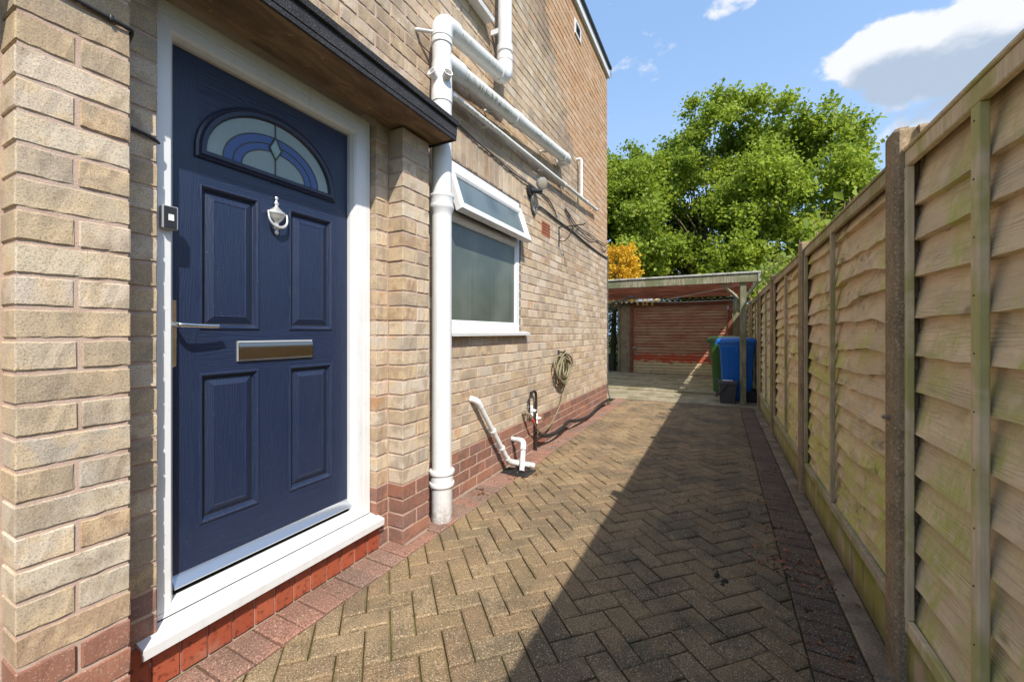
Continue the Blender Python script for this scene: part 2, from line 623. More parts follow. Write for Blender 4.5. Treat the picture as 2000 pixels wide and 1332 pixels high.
def paver_mat(name, stops, dirt=(0.085, 0.07, 0.045), wear_and_shade=0.75):  # dirt colour also serves the shade painted in toward the fence
    M = Mat(name, rough=0.86, spec=0.3)
    nt = M.nt
    t = M.tone()
    v = M.shifted(t, 11)
    c = ramp(nt, t, stops)
    x, y, z = M.sep()
    d = noise(nt, M.pos, 2.6, 5, 0.65)
    fence_shade = sstep(nt, x, -1.35, -0.1)  # shade on the fence side, painted into the block colour
    c = mixc(nt, mth(nt, 'MULTIPLY', mth(nt, 'ADD', mth(nt, 'MULTIPLY', sstep(nt, d, 0.40, 0.62), 0.75), mth(nt, 'MULTIPLY', fence_shade, 0.35)), wear_and_shade), c, dirt)
    blot = noise(nt, M.pos, 17, 4, 0.6)
    c = mixc(nt, mth(nt, 'MULTIPLY', sstep(nt, blot, 0.58, 0.72), 0.55), c, dirt)
    sp = noise(nt, v, 190, 2, 0.5)
    c = mixc(nt, mth(nt, 'MULTIPLY', sstep(nt, sp, 0.46, 0.37), 0.7), c, (0.055, 0.04, 0.028))
    sp2 = noise(nt, v, 190, 1, 0.5)
    c = mixc(nt, mth(nt, 'MULTIPLY', sstep(nt, sp2, 0.62, 0.69), 0.6), c, (0.58, 0.47, 0.34))
    lich = noise(nt, M.pos, 9.5, 2, 0.5)
    c = mixc(nt, mth(nt, 'MULTIPLY', sstep(nt, lich, 0.735, 0.76), 0.55), c, (0.36, 0.30, 0.17))
    M.set('Base Color', c)
    h = mth(nt, 'ADD', noise(nt, v, 160, 4, 0.7), mth(nt, 'MULTIPLY', noise(nt, v, 30, 3), 0.5))
    M.set('Normal', bump(nt, h, 0.7, 0.004))
    return M


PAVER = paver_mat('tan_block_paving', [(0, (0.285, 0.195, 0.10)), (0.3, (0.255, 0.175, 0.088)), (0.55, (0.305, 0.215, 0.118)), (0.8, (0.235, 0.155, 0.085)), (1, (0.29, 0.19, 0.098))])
REDP = paver_mat('red_block_paving', [(0, (0.33, 0.175, 0.125)), (0.3, (0.26, 0.165, 0.125)), (0.6, (0.33, 0.155, 0.105)), (1, (0.25, 0.15, 0.115))], dirt=(0.10, 0.075, 0.055), wear_and_shade=0.55)
DARKP = paver_mat('dark_red_block_paving', [(0, (0.17, 0.108, 0.07)), (0.4, (0.135, 0.092, 0.06)), (0.7, (0.175, 0.118, 0.076)), (1, (0.145, 0.10, 0.068))], dirt=(0.075, 0.055, 0.045), wear_and_shade=0.6)


def moss_joint_mat():
    M = Mat('mossy_joint_sand', rough=1, spec=0.1)
    n = noise(M.nt, M.pos, 5, 4, 0.6)
    M.set('Base Color', ramp(M.nt, n, [(0.35, (0.05, 0.036, 0.02)), (0.52, (0.085, 0.072, 0.02)), (0.66, (0.115, 0.12, 0.02))]))
    M.set('Normal', bump(M.nt, noise(M.nt, M.pos, 200, 3), 0.8, 0.004))
    return M


JOINT = moss_joint_mat()


def fence_mat(name, tan, pink, green, old):
    M = Mat(name, rough=0.88, spec=0.2)
    nt = M.nt
    t = M.tone()
    v = M.shifted(t, 23)
    lap = M.attr('lap')
    wv = new_node(nt, 'ShaderNodeTexWave', wave_type='BANDS', bands_direction='Z', wave_profile='SIN')
    nt.links.new(vmul(nt, v, (1, 0.16, 1)), wv.inputs['Vector'])
    wv.inputs['Scale'].default_value = 30
    wv.inputs['Distortion'].default_value = 22
    wv.inputs['Detail'].default_value = 4
    wv.inputs['Detail Scale'].default_value = 0.35
    wv.inputs['Detail Roughness'].default_value = 0.6
    grain = wv.outputs['Fac']
    fine = noise(nt, vmul(nt, v, (20, 7, 420)), 1.0, 3, 0.6)
    saw = noise(nt, vmul(nt, v, (20, 330, 16)), 1.0, 2, 0.6)
    patch = noise(nt, vmul(nt, v, (1, 1.7, 5)), 1.6, 4, 0.6)
    c = mixc(nt, sstep(nt, patch, 0.36, 0.64), tuple(k * 0.78 for k in tan), tan)
    c = mixc(nt, mth(nt, 'MULTIPLY', t, 0.5), c, tuple(k * 0.7 for k in tan))
    soft = sstep(nt, noise(nt, vmul(nt, v, (1, 1.6, 6)), 2.1, 3), 0.46, 0.66)
    c = mixc(nt, mth(nt, 'MULTIPLY', mth(nt, 'MULTIPLY', sstep(nt, grain, 0.55, 1.0), soft), 0.42), c, tuple(k * 0.40 for k in tan))
    blo = noise(nt, vmul(nt, v, (1, 3.0, 7.0)), 1.6, 5, 0.65, 0.4)
    c = mixc(nt, mth(nt, 'MULTIPLY', sstep(nt, blo, 0.50, 0.68), 0.5), c, tuple(k * 0.42 for k in tan))
    pk = mth(nt, 'MULTIPLY', sstep(nt, lap, 0.35, 0.85), sstep(nt, noise(nt, v, 3.0, 3), 0.35, 0.6))
    c = mixc(nt, mth(nt, 'MULTIPLY', pk, 0.75), c, pink)
    al = noise(nt, vmul(nt, M.pos, (1, 2.2, 1.5)), 1.9, 5, 0.65)
    low = sstep(nt, M.sep()[2], 1.5, 0.2)
    al = mth(nt, 'ADD', al, mth(nt, 'MULTIPLY', low, 0.06))
    ga = mth(nt, 'MULTIPLY', sstep(nt, al, 0.47, 0.63), mth(nt, 'ADD', 0.35, mth(nt, 'MULTIPLY', sstep(nt, lap, 0.8, 0.1), 0.65)))
    ga = mth(nt, 'MULTIPLY', ga, sstep(nt, noise(nt, vmul(nt, v, (8, 30, 14)), 1.5, 4, 0.7), 0.25, 0.62))
    c = mixc(nt, mth(nt, 'MULTIPLY', ga, 1.0), c, green)
    c = mixc(nt, mth(nt, 'MULTIPLY', sstep(nt, saw, 0.56, 0.70), 0.3), c, tuple(k * 0.45 for k in tan))
    lines = sstep(nt, fine, 0.56, 0.70)
    c = mixc(nt, mth(nt, 'MULTIPLY', lines, 0.55), c, tuple(k * 0.32 for k in tan))
    kn = new_node(nt, 'ShaderNodeTexVoronoi', feature='F1')
    nt.links.new(vmul(nt, v, (1, 3.4, 6.5)), kn.inputs['Vector'])
    kn.inputs['Scale'].default_value = 1.0
    c = mixc(nt, mth(nt, 'MULTIPLY', sstep(nt, kn.outputs['Distance'], 0.11, 0.03), 0.6), c, (0.15, 0.10, 0.06))
    st = noise(nt, vmul(nt, v, (1, 2.4, 5)), 1.5, 5, 0.7, 0.6)
    c = mixc(nt, mth(nt, 'MULTIPLY', sstep(nt, st, 0.54 if old else 0.64, 0.72), 0.8 if old else 0.4), c, (0.11, 0.078, 0.05))
    pale = noise(nt, vmul(nt, v, (1, 3.5, 4)), 2.1, 3, 0.6)
    c = mixc(nt, mth(nt, 'MULTIPLY', sstep(nt, pale, 0.56, 0.70), 0.4), c, (0.78, 0.69, 0.55))
    M.set('Base Color', c)
    h = mth(nt, 'ADD', mth(nt, 'MULTIPLY', mth(nt, 'MULTIPLY', grain, soft), 0.5), mth(nt, 'MULTIPLY', fine, 0.5))
    h = mth(nt, 'ADD', h, mth(nt, 'MULTIPLY', noise(nt, vmul(nt, v, (6, 1.2, 30)), 2.2, 4), 1.2))
    M.set('Normal', bump(nt, h, 0.6, 0.005))
    return M


WOOD_NEW = fence_mat('lap_board_wood', (0.87, 0.69, 0.45), (0.83, 0.58, 0.40), (0.52, 0.52, 0.15), False)
WOOD_OLD = fence_mat('weathered_lap_board_wood', (0.82, 0.635, 0.405), (0.68, 0.47, 0.32), (0.52, 0.53, 0.10), True)


def batten_mat(name, c0, c1, green):
    M = Mat(name, rough=0.88, spec=0.2)
    nt = M.nt
    n = noise(nt, vmul(nt, M.pos, (30, 30, 3)), 1.5, 4, 0.6)
    c = mixc(nt, sstep(nt, n, 0.35, 0.65), c0, c1)
    g = noise(nt, M.pos, 4, 4, 0.6)
    c = mixc(nt, mth(nt, 'MULTIPLY', sstep(nt, g, 0.46, 0.6), 0.75), c, green)
    M.set('Base Color', c)
    M.set('Normal', bump(nt, n, 0.4, 0.003))
    return M


BATTEN_NEW = batten_mat('green_batten_wood', (0.58, 0.46, 0.30), (0.72, 0.59, 0.40), (0.40, 0.38, 0.12))
BATTEN_OLD = batten_mat('grey_batten_wood', (0.36, 0.295, 0.195), (0.48, 0.40, 0.26), (0.28, 0.265, 0.09))
CARWOOD = batten_mat('greened_carport_wood', (0.17, 0.15, 0.10), (0.30, 0.29, 0.20), (0.135, 0.15, 0.075))


def door_mat():
    M = Mat('navy_woodgrain_door', rough=0.36, spec=0.5)
    nt = M.nt
    x, y, z = M.sep()
    c = new_node(nt, 'ShaderNodeCombineXYZ')
    lap = M.attr('lap')
    # grain runs up the stiles and along the rails (lap = 1 on rails)
    nt.links.new(mixv(nt, lap, y, z), c.inputs[0])
    nt.links.new(mixv(nt, lap, z, y), c.inputs[1])
    wv = new_node(nt, 'ShaderNodeTexWave', wave_type='BANDS', bands_direction='X', wave_profile='SIN')
    nt.links.new(vmul(nt, c.outputs[0], (1, 0.12, 1)), wv.inputs['Vector'])
    wv.inputs['Scale'].default_value = 26
    wv.inputs['Distortion'].default_value = 26
    wv.inputs['Detail'].default_value = 3
    wv.inputs['Detail Scale'].default_value = 0.7
    fib = noise(nt, vmul(nt, c.outputs[0], (400, 9, 1)), 1.0, 3, 0.6)
    h = mth(nt, 'ADD', mth(nt, 'MULTIPLY', wv.outputs['Fac'], 0.7), mth(nt, 'MULTIPLY', fib, 0.6))
    d = noise(nt, M.pos, 260, 2)
    base = mixc(nt, mth(nt, 'MULTIPLY', wv.outputs['Fac'], 0.5), (0.0118, 0.021, 0.053), (0.018, 0.030, 0.070))
    base = mixc(nt, sstep(nt, d, 0.735, 0.76), base, (0.3, 0.3, 0.3))
    M.set('Base Color', base)
    M.set('Roughness', mth(nt, 'ADD', 0.33, mth(nt, 'MULTIPLY', noise(nt, M.pos, 6, 3), 0.16)))
    M.set('Normal', bump(nt, h, 0.36, 0.002))
    return M


def mixv(nt, f, a, b):
    n = new_node(nt, 'ShaderNodeMix', data_type='FLOAT')
    setin(nt, n.inputs[0], f)
    setin(nt, n.inputs[2], a)
    setin(nt, n.inputs[3], b)
    return n.outputs[0]


DOOR = door_mat()
DOORTRIM = Mat('navy_door_moulding', (0.015, 0.02, 0.045), rough=0.38)
REFLECT_TINT = Mat('reflection_tinted_chrome', (0.34, 0.30, 0.255), rough=0.16, metal=1)  # brown reflection put into the chrome's own colour
CHROME = Mat('polished_chrome', (0.72, 0.70, 0.67), rough=0.1, metal=1)
STEEL = Mat('brushed_silver', (0.66, 0.65, 0.62), rough=0.36, metal=0.55)
ALU = Mat('grey_aluminium', (0.50, 0.52, 0.54), rough=0.3, metal=0.9)
BLACKP = Mat('black_plastic', (0.02, 0.02, 0.022), rough=0.45)
RUBBER = Mat('black_rubber_hose', (0.018, 0.016, 0.015), rough=0.6)
DARKVOID = Mat('dark_gap', (0.01, 0.009, 0.008), rough=0.9)
LEAD = Mat('lead_came', (0.10, 0.095, 0.09), rough=0.45, metal=0.6)
SILVERP = Mat('silver_plastic', (0.30, 0.31, 0.33), rough=0.4)
GREYP = Mat('grey_cable', (0.09, 0.095, 0.10), rough=0.6)
IRON = Mat('rusty_black_iron', (0.035, 0.028, 0.024), rough=0.7)
TERRA = pebble('terracotta_vent', (0.42, 0.14, 0.07), speck=0.3, scale=250)
CREAM = Mat('cream_interior', (0.34, 0.29, 0.2), rough=0.9)
PLASTER = Mat('room_wall', (0.42, 0.38, 0.30), rough=0.9)


def frosted(name, c0, c1, streak, rough=0.22, bs=0.3):
    M = Mat(name, c0, rough=rough, spec=0.55)
    nt = M.nt
    n = noise(nt, vmul(nt, M.pos, (1, streak[0], streak[1])), 1.0, 4, 0.6)
    b = noise(nt, M.pos, 2.2, 2)
    M.set('Base Color', mixc(nt, sstep(nt, mth(nt, 'ADD', mth(nt, 'MULTIPLY', n, 0.22), mth(nt, 'MULTIPLY', b, 0.78)), 0.36, 0.62), c0, c1))
    M.set('Normal', bump(nt, n, bs, 0.004))
    return M


OBSCURE = frosted('reeded_obscure_glass', (0.075, 0.095, 0.078), (0.125, 0.145, 0.118), (45, 1.0), 0.2, 0.10)
FANGLASS = frosted('rain_pattern_glass', (0.05, 0.075, 0.085), (0.12, 0.155, 0.165), (55, 12), 0.2, 0.7)
MINT = frosted('pale_frosted_glass', (0.235, 0.30, 0.285), (0.30, 0.37, 0.35), (40, 40), 0.4, 0.25)
BLUEG = frosted('blue_stained_glass', (0.03, 0.072, 0.23), (0.042, 0.095, 0.29), (60, 60), 0.3, 0.2)
BEVELG = frosted('bevelled_clear_glass', (0.22, 0.34, 0.31), (0.32, 0.44, 0.40), (90, 30), 0.12, 0.1)


def tile_mat():
    M = Mat('red_step_tile', rough=0.55, spec=0.4)
    nt = M.nt
    t = M.tone()
    c = ramp(nt, t, [(0, (0.37, 0.088, 0.042)), (0.5, (0.30, 0.065, 0.032)), (1, (0.39, 0.105, 0.052))])
    n = noise(nt, M.shifted(t, 9), 40, 5, 0.7)
    c = mixc(nt, mth(nt, 'MULTIPLY', sstep(nt, n, 0.52, 0.64), 0.8), c, (0.12, 0.03, 0.018))
    n2 = noise(nt, M.pos, 8, 3)
    c = mixc(nt, mth(nt, 'MULTIPLY', sstep(nt, n2, 0.55, 0.75), 0.4), c, (0.40, 0.22, 0.14))
    M.set('Base Color', c)
    M.set('Normal', bump(nt, n, 0.3, 0.003))
    return M


TILE = tile_mat()


def canopy_under_mat():
    M = Mat('weathered_canopy_soffit', rough=0.85, spec=0.2)
    nt = M.nt
    n = noise(nt, vmul(nt, M.pos, (3, 1, 1)), 3.4, 6, 0.68, 0.6)
    c = ramp(nt, n, [(0.3, (0.11, 0.075, 0.05)), (0.5, (0.20, 0.13, 0.085)), (0.62, (0.30, 0.20, 0.125)), (0.72, (0.18, 0.12, 0.06))])
    e = noise(nt, M.pos, 28, 4)
    c = mixc(nt, sstep(nt, e, 0.66, 0.74), c, (0.42, 0.30, 0.17))
    M.set('Base Color', c)
    M.set('Normal', bump(nt, noise(nt, M.pos, 90, 4), 0.4, 0.003))
    return M


SOFFIT = canopy_under_mat()

# ------------------------------------------------------------------ ground
mb = MB()
N = 24
gx = np.linspace(-260, 260, N + 1)
for i in range(N):
    for j in range(N):
        mb.add([(gx[i], gx[j], -0.06), (gx[i + 1], gx[j], -0.06), (gx[i + 1], gx[j + 1], -0.06), (gx[i], gx[j + 1], -0.06)], [(0, 1, 2, 3)])
SOIL = Mat('soil_and_grass', rough=1, spec=0.1)
SOIL.set('Base Color', ramp(SOIL.nt, noise(SOIL.nt, SOIL.pos, 1.3, 6, 0.65), [(0.35, (0.06, 0.05, 0.025)), (0.55, (0.05, 0.075, 0.02)), (0.7, (0.08, 0.105, 0.03))]))
tag(mb.build('ground', SOIL), kind='structure')

# ------------------------------------------------------------------ driveway: block paving laid in herringbone
XB0, XB1 = -1.472, 0.288       # field of tan blocks
YD0, YD1 = 0.15, 7.27
mb = MB()
mb.box(-1.80, 0.56, -0.3, 7.40, -0.06, -0.015)
driveway = tag(mb.build('driveway', JOINT), kind='structure')


def clip(poly, axis, val, keep_less):
    out = []
    for i in range(len(poly)):
        a, b = poly[i], poly[(i + 1) % len(poly)]
        ia = (a[axis] <= val) == keep_less
        ib = (b[axis] <= val) == keep_less
        if ia:
            out.append(a)
        if ia != ib:
            t = (val - a[axis]) / (b[axis] - a[axis])
            out.append((a[0] + t * (b[0] - a[0]), a[1] + t * (b[1] - a[1])))
    return out


def inset(poly, d):
    n = len(poly)
    out = []
    for i in range(n):
        p, q, r = Vector(poly[i - 1]), Vector(poly[i]), Vector(poly[(i + 1) % n])
        e1, e2 = (q - p).normalized(), (r - q).normalized()
        n1, n2 = Vector((-e1.y, e1.x)), Vector((-e2.y, e2.x))
        m = n1 + n2
        k = max(m.dot(n1), 0.35)
        out.append(tuple(q + m * (d / k)))
    return out


def area2(p):
    return sum(p[i - 1][0] * p[i][1] - p[i][0] * p[i - 1][1] for i in range(len(p))) / 2


def paver(mb, poly, gap=0.003, b=0.007, dz=0.0, tilt=(0, 0)):
    if area2(poly) < 0:
        poly = poly[::-1]
    # drop near-duplicate corners left by clipping
    q = []
    for p in poly:
        if not q or (Vector(p) - Vector(q[-1])).length > 0.006:
            q.append(p)
    if len(q) > 1 and (Vector(q[0]) - Vector(q[-1])).length < 0.006:
        q.pop()
    if len(q) < 3 or area2(q) < 0.0008:
        return False
    o = inset(q, gap)
    i = inset(q, gap + b)
    if area2(i) <= 0.0002:
        return False
    c = sum((Vector(p) for p in q), Vector((0, 0))) / len(q)
    n = len(q)
    f = lambda p, z: (p[0], p[1], z + dz + (p[0] - c.x) * tilt[0] + (p[1] - c.y) * tilt[1])
    vs = [f(p, 0) for p in i] + [f(p, -b * 0.75) for p in o] + [(p[0], p[1], -0.05) for p in o]
    fs = [tuple(range(n))]
    for k in range(n):
        k2 = (k + 1) % n
        fs += [(n + k, n + k2, k2, k), (2 * n + k, 2 * n + k2, n + k2, n + k)]
    mb.add(vs, fs)
    return True


W = 0.0962
s2 = math.sqrt(0.5)
herring = []
for a in range(-8, 80):
    for b_ in range(-45, 80):
        m = (a - b_) % 4
        if m == 0:
            cells = (a, a + 2, b_, b_ + 1)
        elif m == 3:
            cells = (a, a + 1, b_, b_ + 2)
        else:
            continue
        P = []
        for (u, v) in ((cells[0], cells[2]), (cells[1], cells[2]), (cells[1], cells[3]), (cells[0], cells[3])):
            uu, vv = u * W, v * W
            P.append((-1.6 + (uu - vv) * s2, 0.2 + (uu + vv) * s2 - 0.6))
        for ax, val, less in ((0, XB0, False), (0, XB1, True), (1, YD0, False), (1, YD1, True)):
            P = clip(P, ax, val, less)
            if len(P) < 3:
                break
        if len(P) < 3 or abs(area2(P)) < 0.0015:
            continue
        herring.append(P)


def shown(P):
    xs = sum(p[0] for p in P) / len(P)
    ys = sum(p[1] for p in P) / len(P)
    q = proj(xs, ys, 0)
    if q is None or not (-80 < q[0] < 2080 and q[1] < 1400):
        return 0
    d = (1.18 * 787 / max(q[1] - 650, 1))
    return abs(area2(P)) / d ** 3


def lay(polys, name, material, limit=300):
    polys = sorted(polys, key=shown, reverse=True)
    rest = MB()
    for k, P in enumerate(polys):
        s = shown(P)
        dz, tilt = R.uniform(-0.003, 0.003), (R.uniform(-0.02, 0.02), R.uniform(-0.02, 0.02))
        if k < limit and s > 0:
            m = MB()
            if paver(m, P, dz=dz, tilt=tilt):
                cx = sum(p[0] for p in P) / len(P)
                cy = sum(p[1] for p in P) / len(P)
                me = m.mesh(name, [material], (cx, cy, 0))
                place(name, me, (cx, cy, 0), driveway)
        elif s > 0 or R.random() < 0.5:
            rest.tone = R.random()
            paver(rest, P, dz=dz, tilt=tilt)
    if rest.f:
        tag(rest.build(name, material, driveway, fix=False), kind='stuff')


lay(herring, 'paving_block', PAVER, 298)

edge = []
y = -0.2
while y < 7.25:
    edge.append([(-1.664, y), (XB0, y), (XB0, y + 0.0965), (-1.664, y + 0.0965)])
    y += 0.0965
# blocks are cut where the pier stands and where the gully sits
cut = []
for P in edge:
    yc = (P[0][1] + P[2][1]) / 2
    if 1.70 < yc < 1.96 or yc < 0.56:
        P = clip(P, 0, -1.559, False)
    if 2.95 < yc < 3.17:
        continue
    cut.append(P)
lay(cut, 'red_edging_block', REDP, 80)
edge = []
y = 0.3
while y < 7.25:
    edge.append([(XB1, y), (0.468, y), (0.468, y + 0.0965), (XB1, y + 0.0965)])
    y += 0.0965
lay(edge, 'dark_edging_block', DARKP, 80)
edge = []
x = -1.664
while x < 0.45:
    edge.append([(x, YD1 + 0.002), (min(x + 0.0965, 0.468), YD1 + 0.002), (min(x + 0.0965, 0.468), YD1 + 0.098), (x, YD1 + 0.098)])
    x += 0.0965
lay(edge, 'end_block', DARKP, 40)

mb = MB()
y = 0.2
while y < 7.3:
    l = R.uniform(0.5, 1.0)
    mb.box(0.472, 0.56, y, min(y + l, 7.36) - 0.004, -0.05, R.uniform(-0.004, 0.004), 0.006)
    y += l
tag(mb.build('concrete_edging', KERBC), kind='structure')
mb = MB()
mb.box(-4.2, 0.64, 7.375, 8.58, -0.05, 0.002, 0.008)
mb.box(-4.2, 0.64, 8.59, 12.2, -0.05, 0.03, 0.01)
tag(mb.build('concrete_apron', SLABC), kind='structure')

# ------------------------------------------------------------------ house
XW = -1.67           # brick face of the main wall
XP = -1.563          # face of the two door piers
CH = 0.083           # one course
BH, BL = 0.073, 0.222
house = thing('brick_house', 'buff brick house with red brick plinth, navy front door under a flat canopy', 'house', (-1.67, 3.2, 0))


def brick_loft(mb, cx, cy, cz, L, H, D, n, jit, rg, cham=0.0028):
    """brick with its face at x = cx, uneven arrises"""
    ring = [(0, -H / 2 + cham), (0, H / 2 - cham), (-cham, H / 2), (-D + cham, H / 2), (-D, H / 2 - cham), (-D, -H / 2 + cham), (-D + cham, -H / 2), (-cham, -H / 2)]
    st = [-L / 2, -L / 2 + cham] + [-L / 2 + cham + (L - 2 * cham) * k / n for k in range(1, n)] + [L / 2 - cham, L / 2]
    vs = []
    for si, yy in enumerate(st):
        end = si in (0, len(st) - 1)
        for (px, pz) in ring:
            x, z = px, pz
            if end:
                x = min(max(x, -D + cham), -cham)
                z = min(max(z, -H / 2 + cham), H / 2 - cham)
            near = px > -0.01
            x += rg.uniform(-jit, jit * 0.3) if near else 0
            z += rg.uniform(-jit, jit * 0.5) * (1 if pz > 0 else -1) if near else 0
            vs.append((cx + x, cy + yy + (rg.uniform(-jit, jit) * 0.6 if near and not end else 0), cz + z))
    fs = []
    m = len(st)
    for i in range(m - 1):
        for k in range(8):
            k2 = (k + 1) % 8
            fs.append((i * 8 + k, (i + 1) * 8 + k, (i + 1) * 8 + k2, i * 8 + k2))
    fs.append(tuple(range(8)))
    fs.append(tuple(range((m - 1) * 8, m * 8))[::-1])
    mb.add(vs, fs)


BM = {}


def brick_mesh(L, H, D, red):
    key = (round(L, 2), round(H, 2), round(D, 2), red, R.randrange(4))
    if key not in BM:
        m = MB()
        rg = random.Random(hash(key) & 0xffff)
        brick_loft(m, 0, 0, 0, key[0] if L > 0.21 else L, H, D, 9 if L > 0.15 else 5, 0.0023, rg)
        BM[key] = (m.mesh('brick', [REDB if red else BUFF], smooth=None), key[0] if L > 0.21 else L)
    return BM[key]


bricks = []      # (owner, x face, y0, y1, z0, z1, depth)


def wall_rows(owner, xf, ya, yb, za, zb, holes, depth=0.1, shift=0.0):
    k0 = int(round(za / CH))
    k = k0
    while k * CH < zb - 0.02:
        z0, z1 = k * CH + 0.005, k * CH + 0.005 + BH
        ys = ya - 0.232 + (0.116 if k % 2 else 0) + shift + ((k * 0.6180339) % 1.0 - 0.5) * 0.016
        while ys < yb:
            a, b = max(ys, ya), min(ys + BL, yb)
            segs = [(a, b)]
            for (h0, h1, hz0, hz1) in holes:
                if z1 > hz0 + 0.012 and z0 < hz1 - 0.012:
                    nx = []
                    for (p, q) in segs:
                        if q <= h0 or p >= h1:
                            nx.append((p, q))
                        else:
                            if h0 - p > 0.03:
                                nx.append((p, h0))
                            if q - h1 > 0.03:
                                nx.append((h1, q))
                    segs = nx
            for (p, q) in segs:
                if q - p > 0.03:
                    bricks.append((owner, xf, p, q, z0, z1, depth))
            ys += 0.232
        k += 1


# openings: (y0, y1, z0, z1)
DOORH = (0.30, 1.953, -1, 2.42)
WIN = (2.255, 3.428, 14 * CH, 29 * CH)
SOLD = (2.19, 3.50, 29 * CH, 32 * CH)
UPW = (1.55, 2.72, 44 * CH, 58 * CH)
wall_rows('wall', XW, -0.35, 6.735, 0, 5.45, [DOORH, WIN, SOLD, UPW])
# soldier course over the window
y = SOLD[0] + 0.004
while y + 0.07 < SOLD[1] + 0.01:
    bricks.append(('wall', XW + R.uniform(-0.001, 0.002), y, y + 0.072, SOLD[2] + 0.004, SOLD[3] - 0.007, 0.1))
    y += 0.0815
for k in range(28):
    z0, z1 = k * CH + 0.005, k * CH + 0.005 + BH
    for (p0, p1, own) in ((0.326, 0.549, 'pier_a'), (1.713, 1.942, 'pier_b')):
        if k % 2 == 0:
            bricks.append((own, XP, p0, p1, z0, z1, 0.106))
        else:
            mid = (p0 + p1) / 2 + R.uniform(-0.004, 0.004)
            bricks.append((own, XP, p0, mid - 0.005, z0, z1, 0.2))
            bricks.append((own, XP, mid + 0.005, p1, z0, z1, 0.2))
    bricks.append(('wall', XW, 0.555, 0.656, z0, z1, 0.1))
    bricks.append(('wall', XW, 1.622, 1.707, z0, z1, 0.1))

# backing mortar
mb = MB()
XM = XW - 0.0045


def pieces(y0, y1, z0, z1, holes):
    ys = sorted({y0, y1, *[h[0] for h in holes], *[h[1] for h in holes]})
    zs = sorted({z0, z1, *[h[2] for h in holes], *[h[3] for h in holes]})
    for a, b in zip(ys, ys[1:]):
        for c, d in zip(zs, zs[1:]):
            if any(h[0] <= a and b <= h[1] and h[2] <= c and d <= h[3] for h in holes):
                continue
            if a >= y0 and b <= y1 and c >= z0 and d <= z1:
                yield a, b, c, d


DOORO = (0.654, 1.6235, 0.165, 2.40)
for a, b, c, d in pieces(-0.35, 6.73, -0.05, 5.5, [DOORO, WIN, UPW]):
    mb.box(XM - 0.14, XM, a, b, c, d)
mb.box(-8, XM - 0.145, 6.62, 6.73, -0.05, 5.5)
wall = mb.build('wall', MORTAR, house)
piers = {}
for (p0, p1, own) in ((0.326, 0.549, 'pier_a'), (1.713, 1.942, 'pier_b')):
    mb = MB()
    mb.box(XM + 0.002, XP - 0.0045, p0 + 0.0045, p1 - 0.0045, -0.05, 2.325)
    piers[own] = mb.build('door_pier', MORTAR, house)


def brick_rank(b):
    own, xf, y0, y1, z0, z1, dp = b
    a = quad_area([(xf, y0, z0), (xf, y1, z0), (xf, y1, z1), (xf, y0, z1)])
    if own == 'pier_a' and a > 0:
        a += quad_area([(xf, y0, z0), (xf - dp, y0, z0), (xf - dp, y0, z1), (xf, y0, z1)])
    if own == 'pier_b' and a > 0:
        a += 400
    return a


bricks.sort(key=brick_rank, reverse=True)
rest = {'wall': MB(), 'pier_a': MB(), 'pier_b': MB()}
rg = random.Random(3)
for k, (own, xf, y0, y1, z0, z1, dp) in enumerate(bricks):
    par = wall if own == 'wall' else piers[own]
    red = z1 < 4 * CH + 0.01
    L, H = y1 - y0, z1 - z0
    cy, cz = (y0 + y1) / 2, (z0 + z1) / 2
    xf += R.uniform(-0.0012, 0.0018)
    if k < 300:
        me, base = brick_mesh(L, H, dp, red)
        o = place('brick', me, (xf, cy + R.uniform(-0.001, 0.001), cz), par, (1, L / base, 1))
        o.rotation_euler = (R.uniform(-0.006, 0.006), 0, R.uniform(-0.006, 0.006))
    else:
        m = rest[own]
        m.mi = 1 if red else 0
        m.tone = R.random()
        brick_loft(m, xf, cy, cz, L, H, dp, 1, 0.0016, rg)
for own, m in rest.items():
    if m.f:
        tag(m.build('brick', [BUFF, REDB], wall if own == 'wall' else piers[own], fix=False), kind='stuff')

# room behind the window, dark hall behind the door
mb = MB()
mb.box(-8, -2.9, -0.35, 6.60, 0, 5.45)
mb.box(-2.9, XM - 0.145, 1.75, 1.80, 0, 5.45)
mb.box(-2.9, XM - 0.145, 4.4, 4.45, 0, 5.45)
mb.box(-2.9, XM - 0.145, 1.81, 4.39, 2.6, 2.65)
mb.box(-2.9, XM - 0.145, 1.81, 4.39, 0.3, 0.35)
mb.build('room_wall', PLASTER, house)

# step of red tiles on edge below the door sill
mb = MB()
mb.box(XM - 0.1, XW - 0.004, 0.545, 1.63, -0.05, 0.164)
step = mb.build('door_step', MORTAR, house)
y = 0.556
while y < 1.60:
    m = MB()
    brick_loft(m, 0, 0, 0, 0.078, 0.165, 0.03, 2, 0.0012, rg, 0.003)
    place('step_tile', m.mesh('step_tile', [TILE]), (XW + 0.004 + R.uniform(-0.001, 0.001), y + 0.039, 0.0805), step)
    y += 0.0838

# canopy
mb = MB()
CY0, CY1 = -0.45, 1.995
mb.prism([(-1.664, 2.338), (-1.415, 2.338), (-1.415, 2.40), (-1.664, 2.47)], CY0 + 0.01, CY1 - 0.01, lambda a, b, d: (a, d, b))
canopy = mb.build('canopy', SOFFIT, house)
mb = MB()
prof = [(-1.414, 2.328), (-1.402, 2.328), (-1.400, 2.346), (-1.406, 2.349), (-1.399, 2.352), (-1.396, 2.402), (-1.402, 2.408), (-1.384, 2.412), (-1.380, 2.436), (-1.392, 2.447), (-1.662, 2.49), (-1.662, 2.473), (-1.413, 2.403)]
mb.prism(prof, CY0, CY1, lambda a, b, d: (a, d, b))
mb.box(-1.664, -1.416, CY1 - 0.009, CY1 + 0.004, 2.330, 2.402)
mb.build('felt_edge', FELT, canopy)

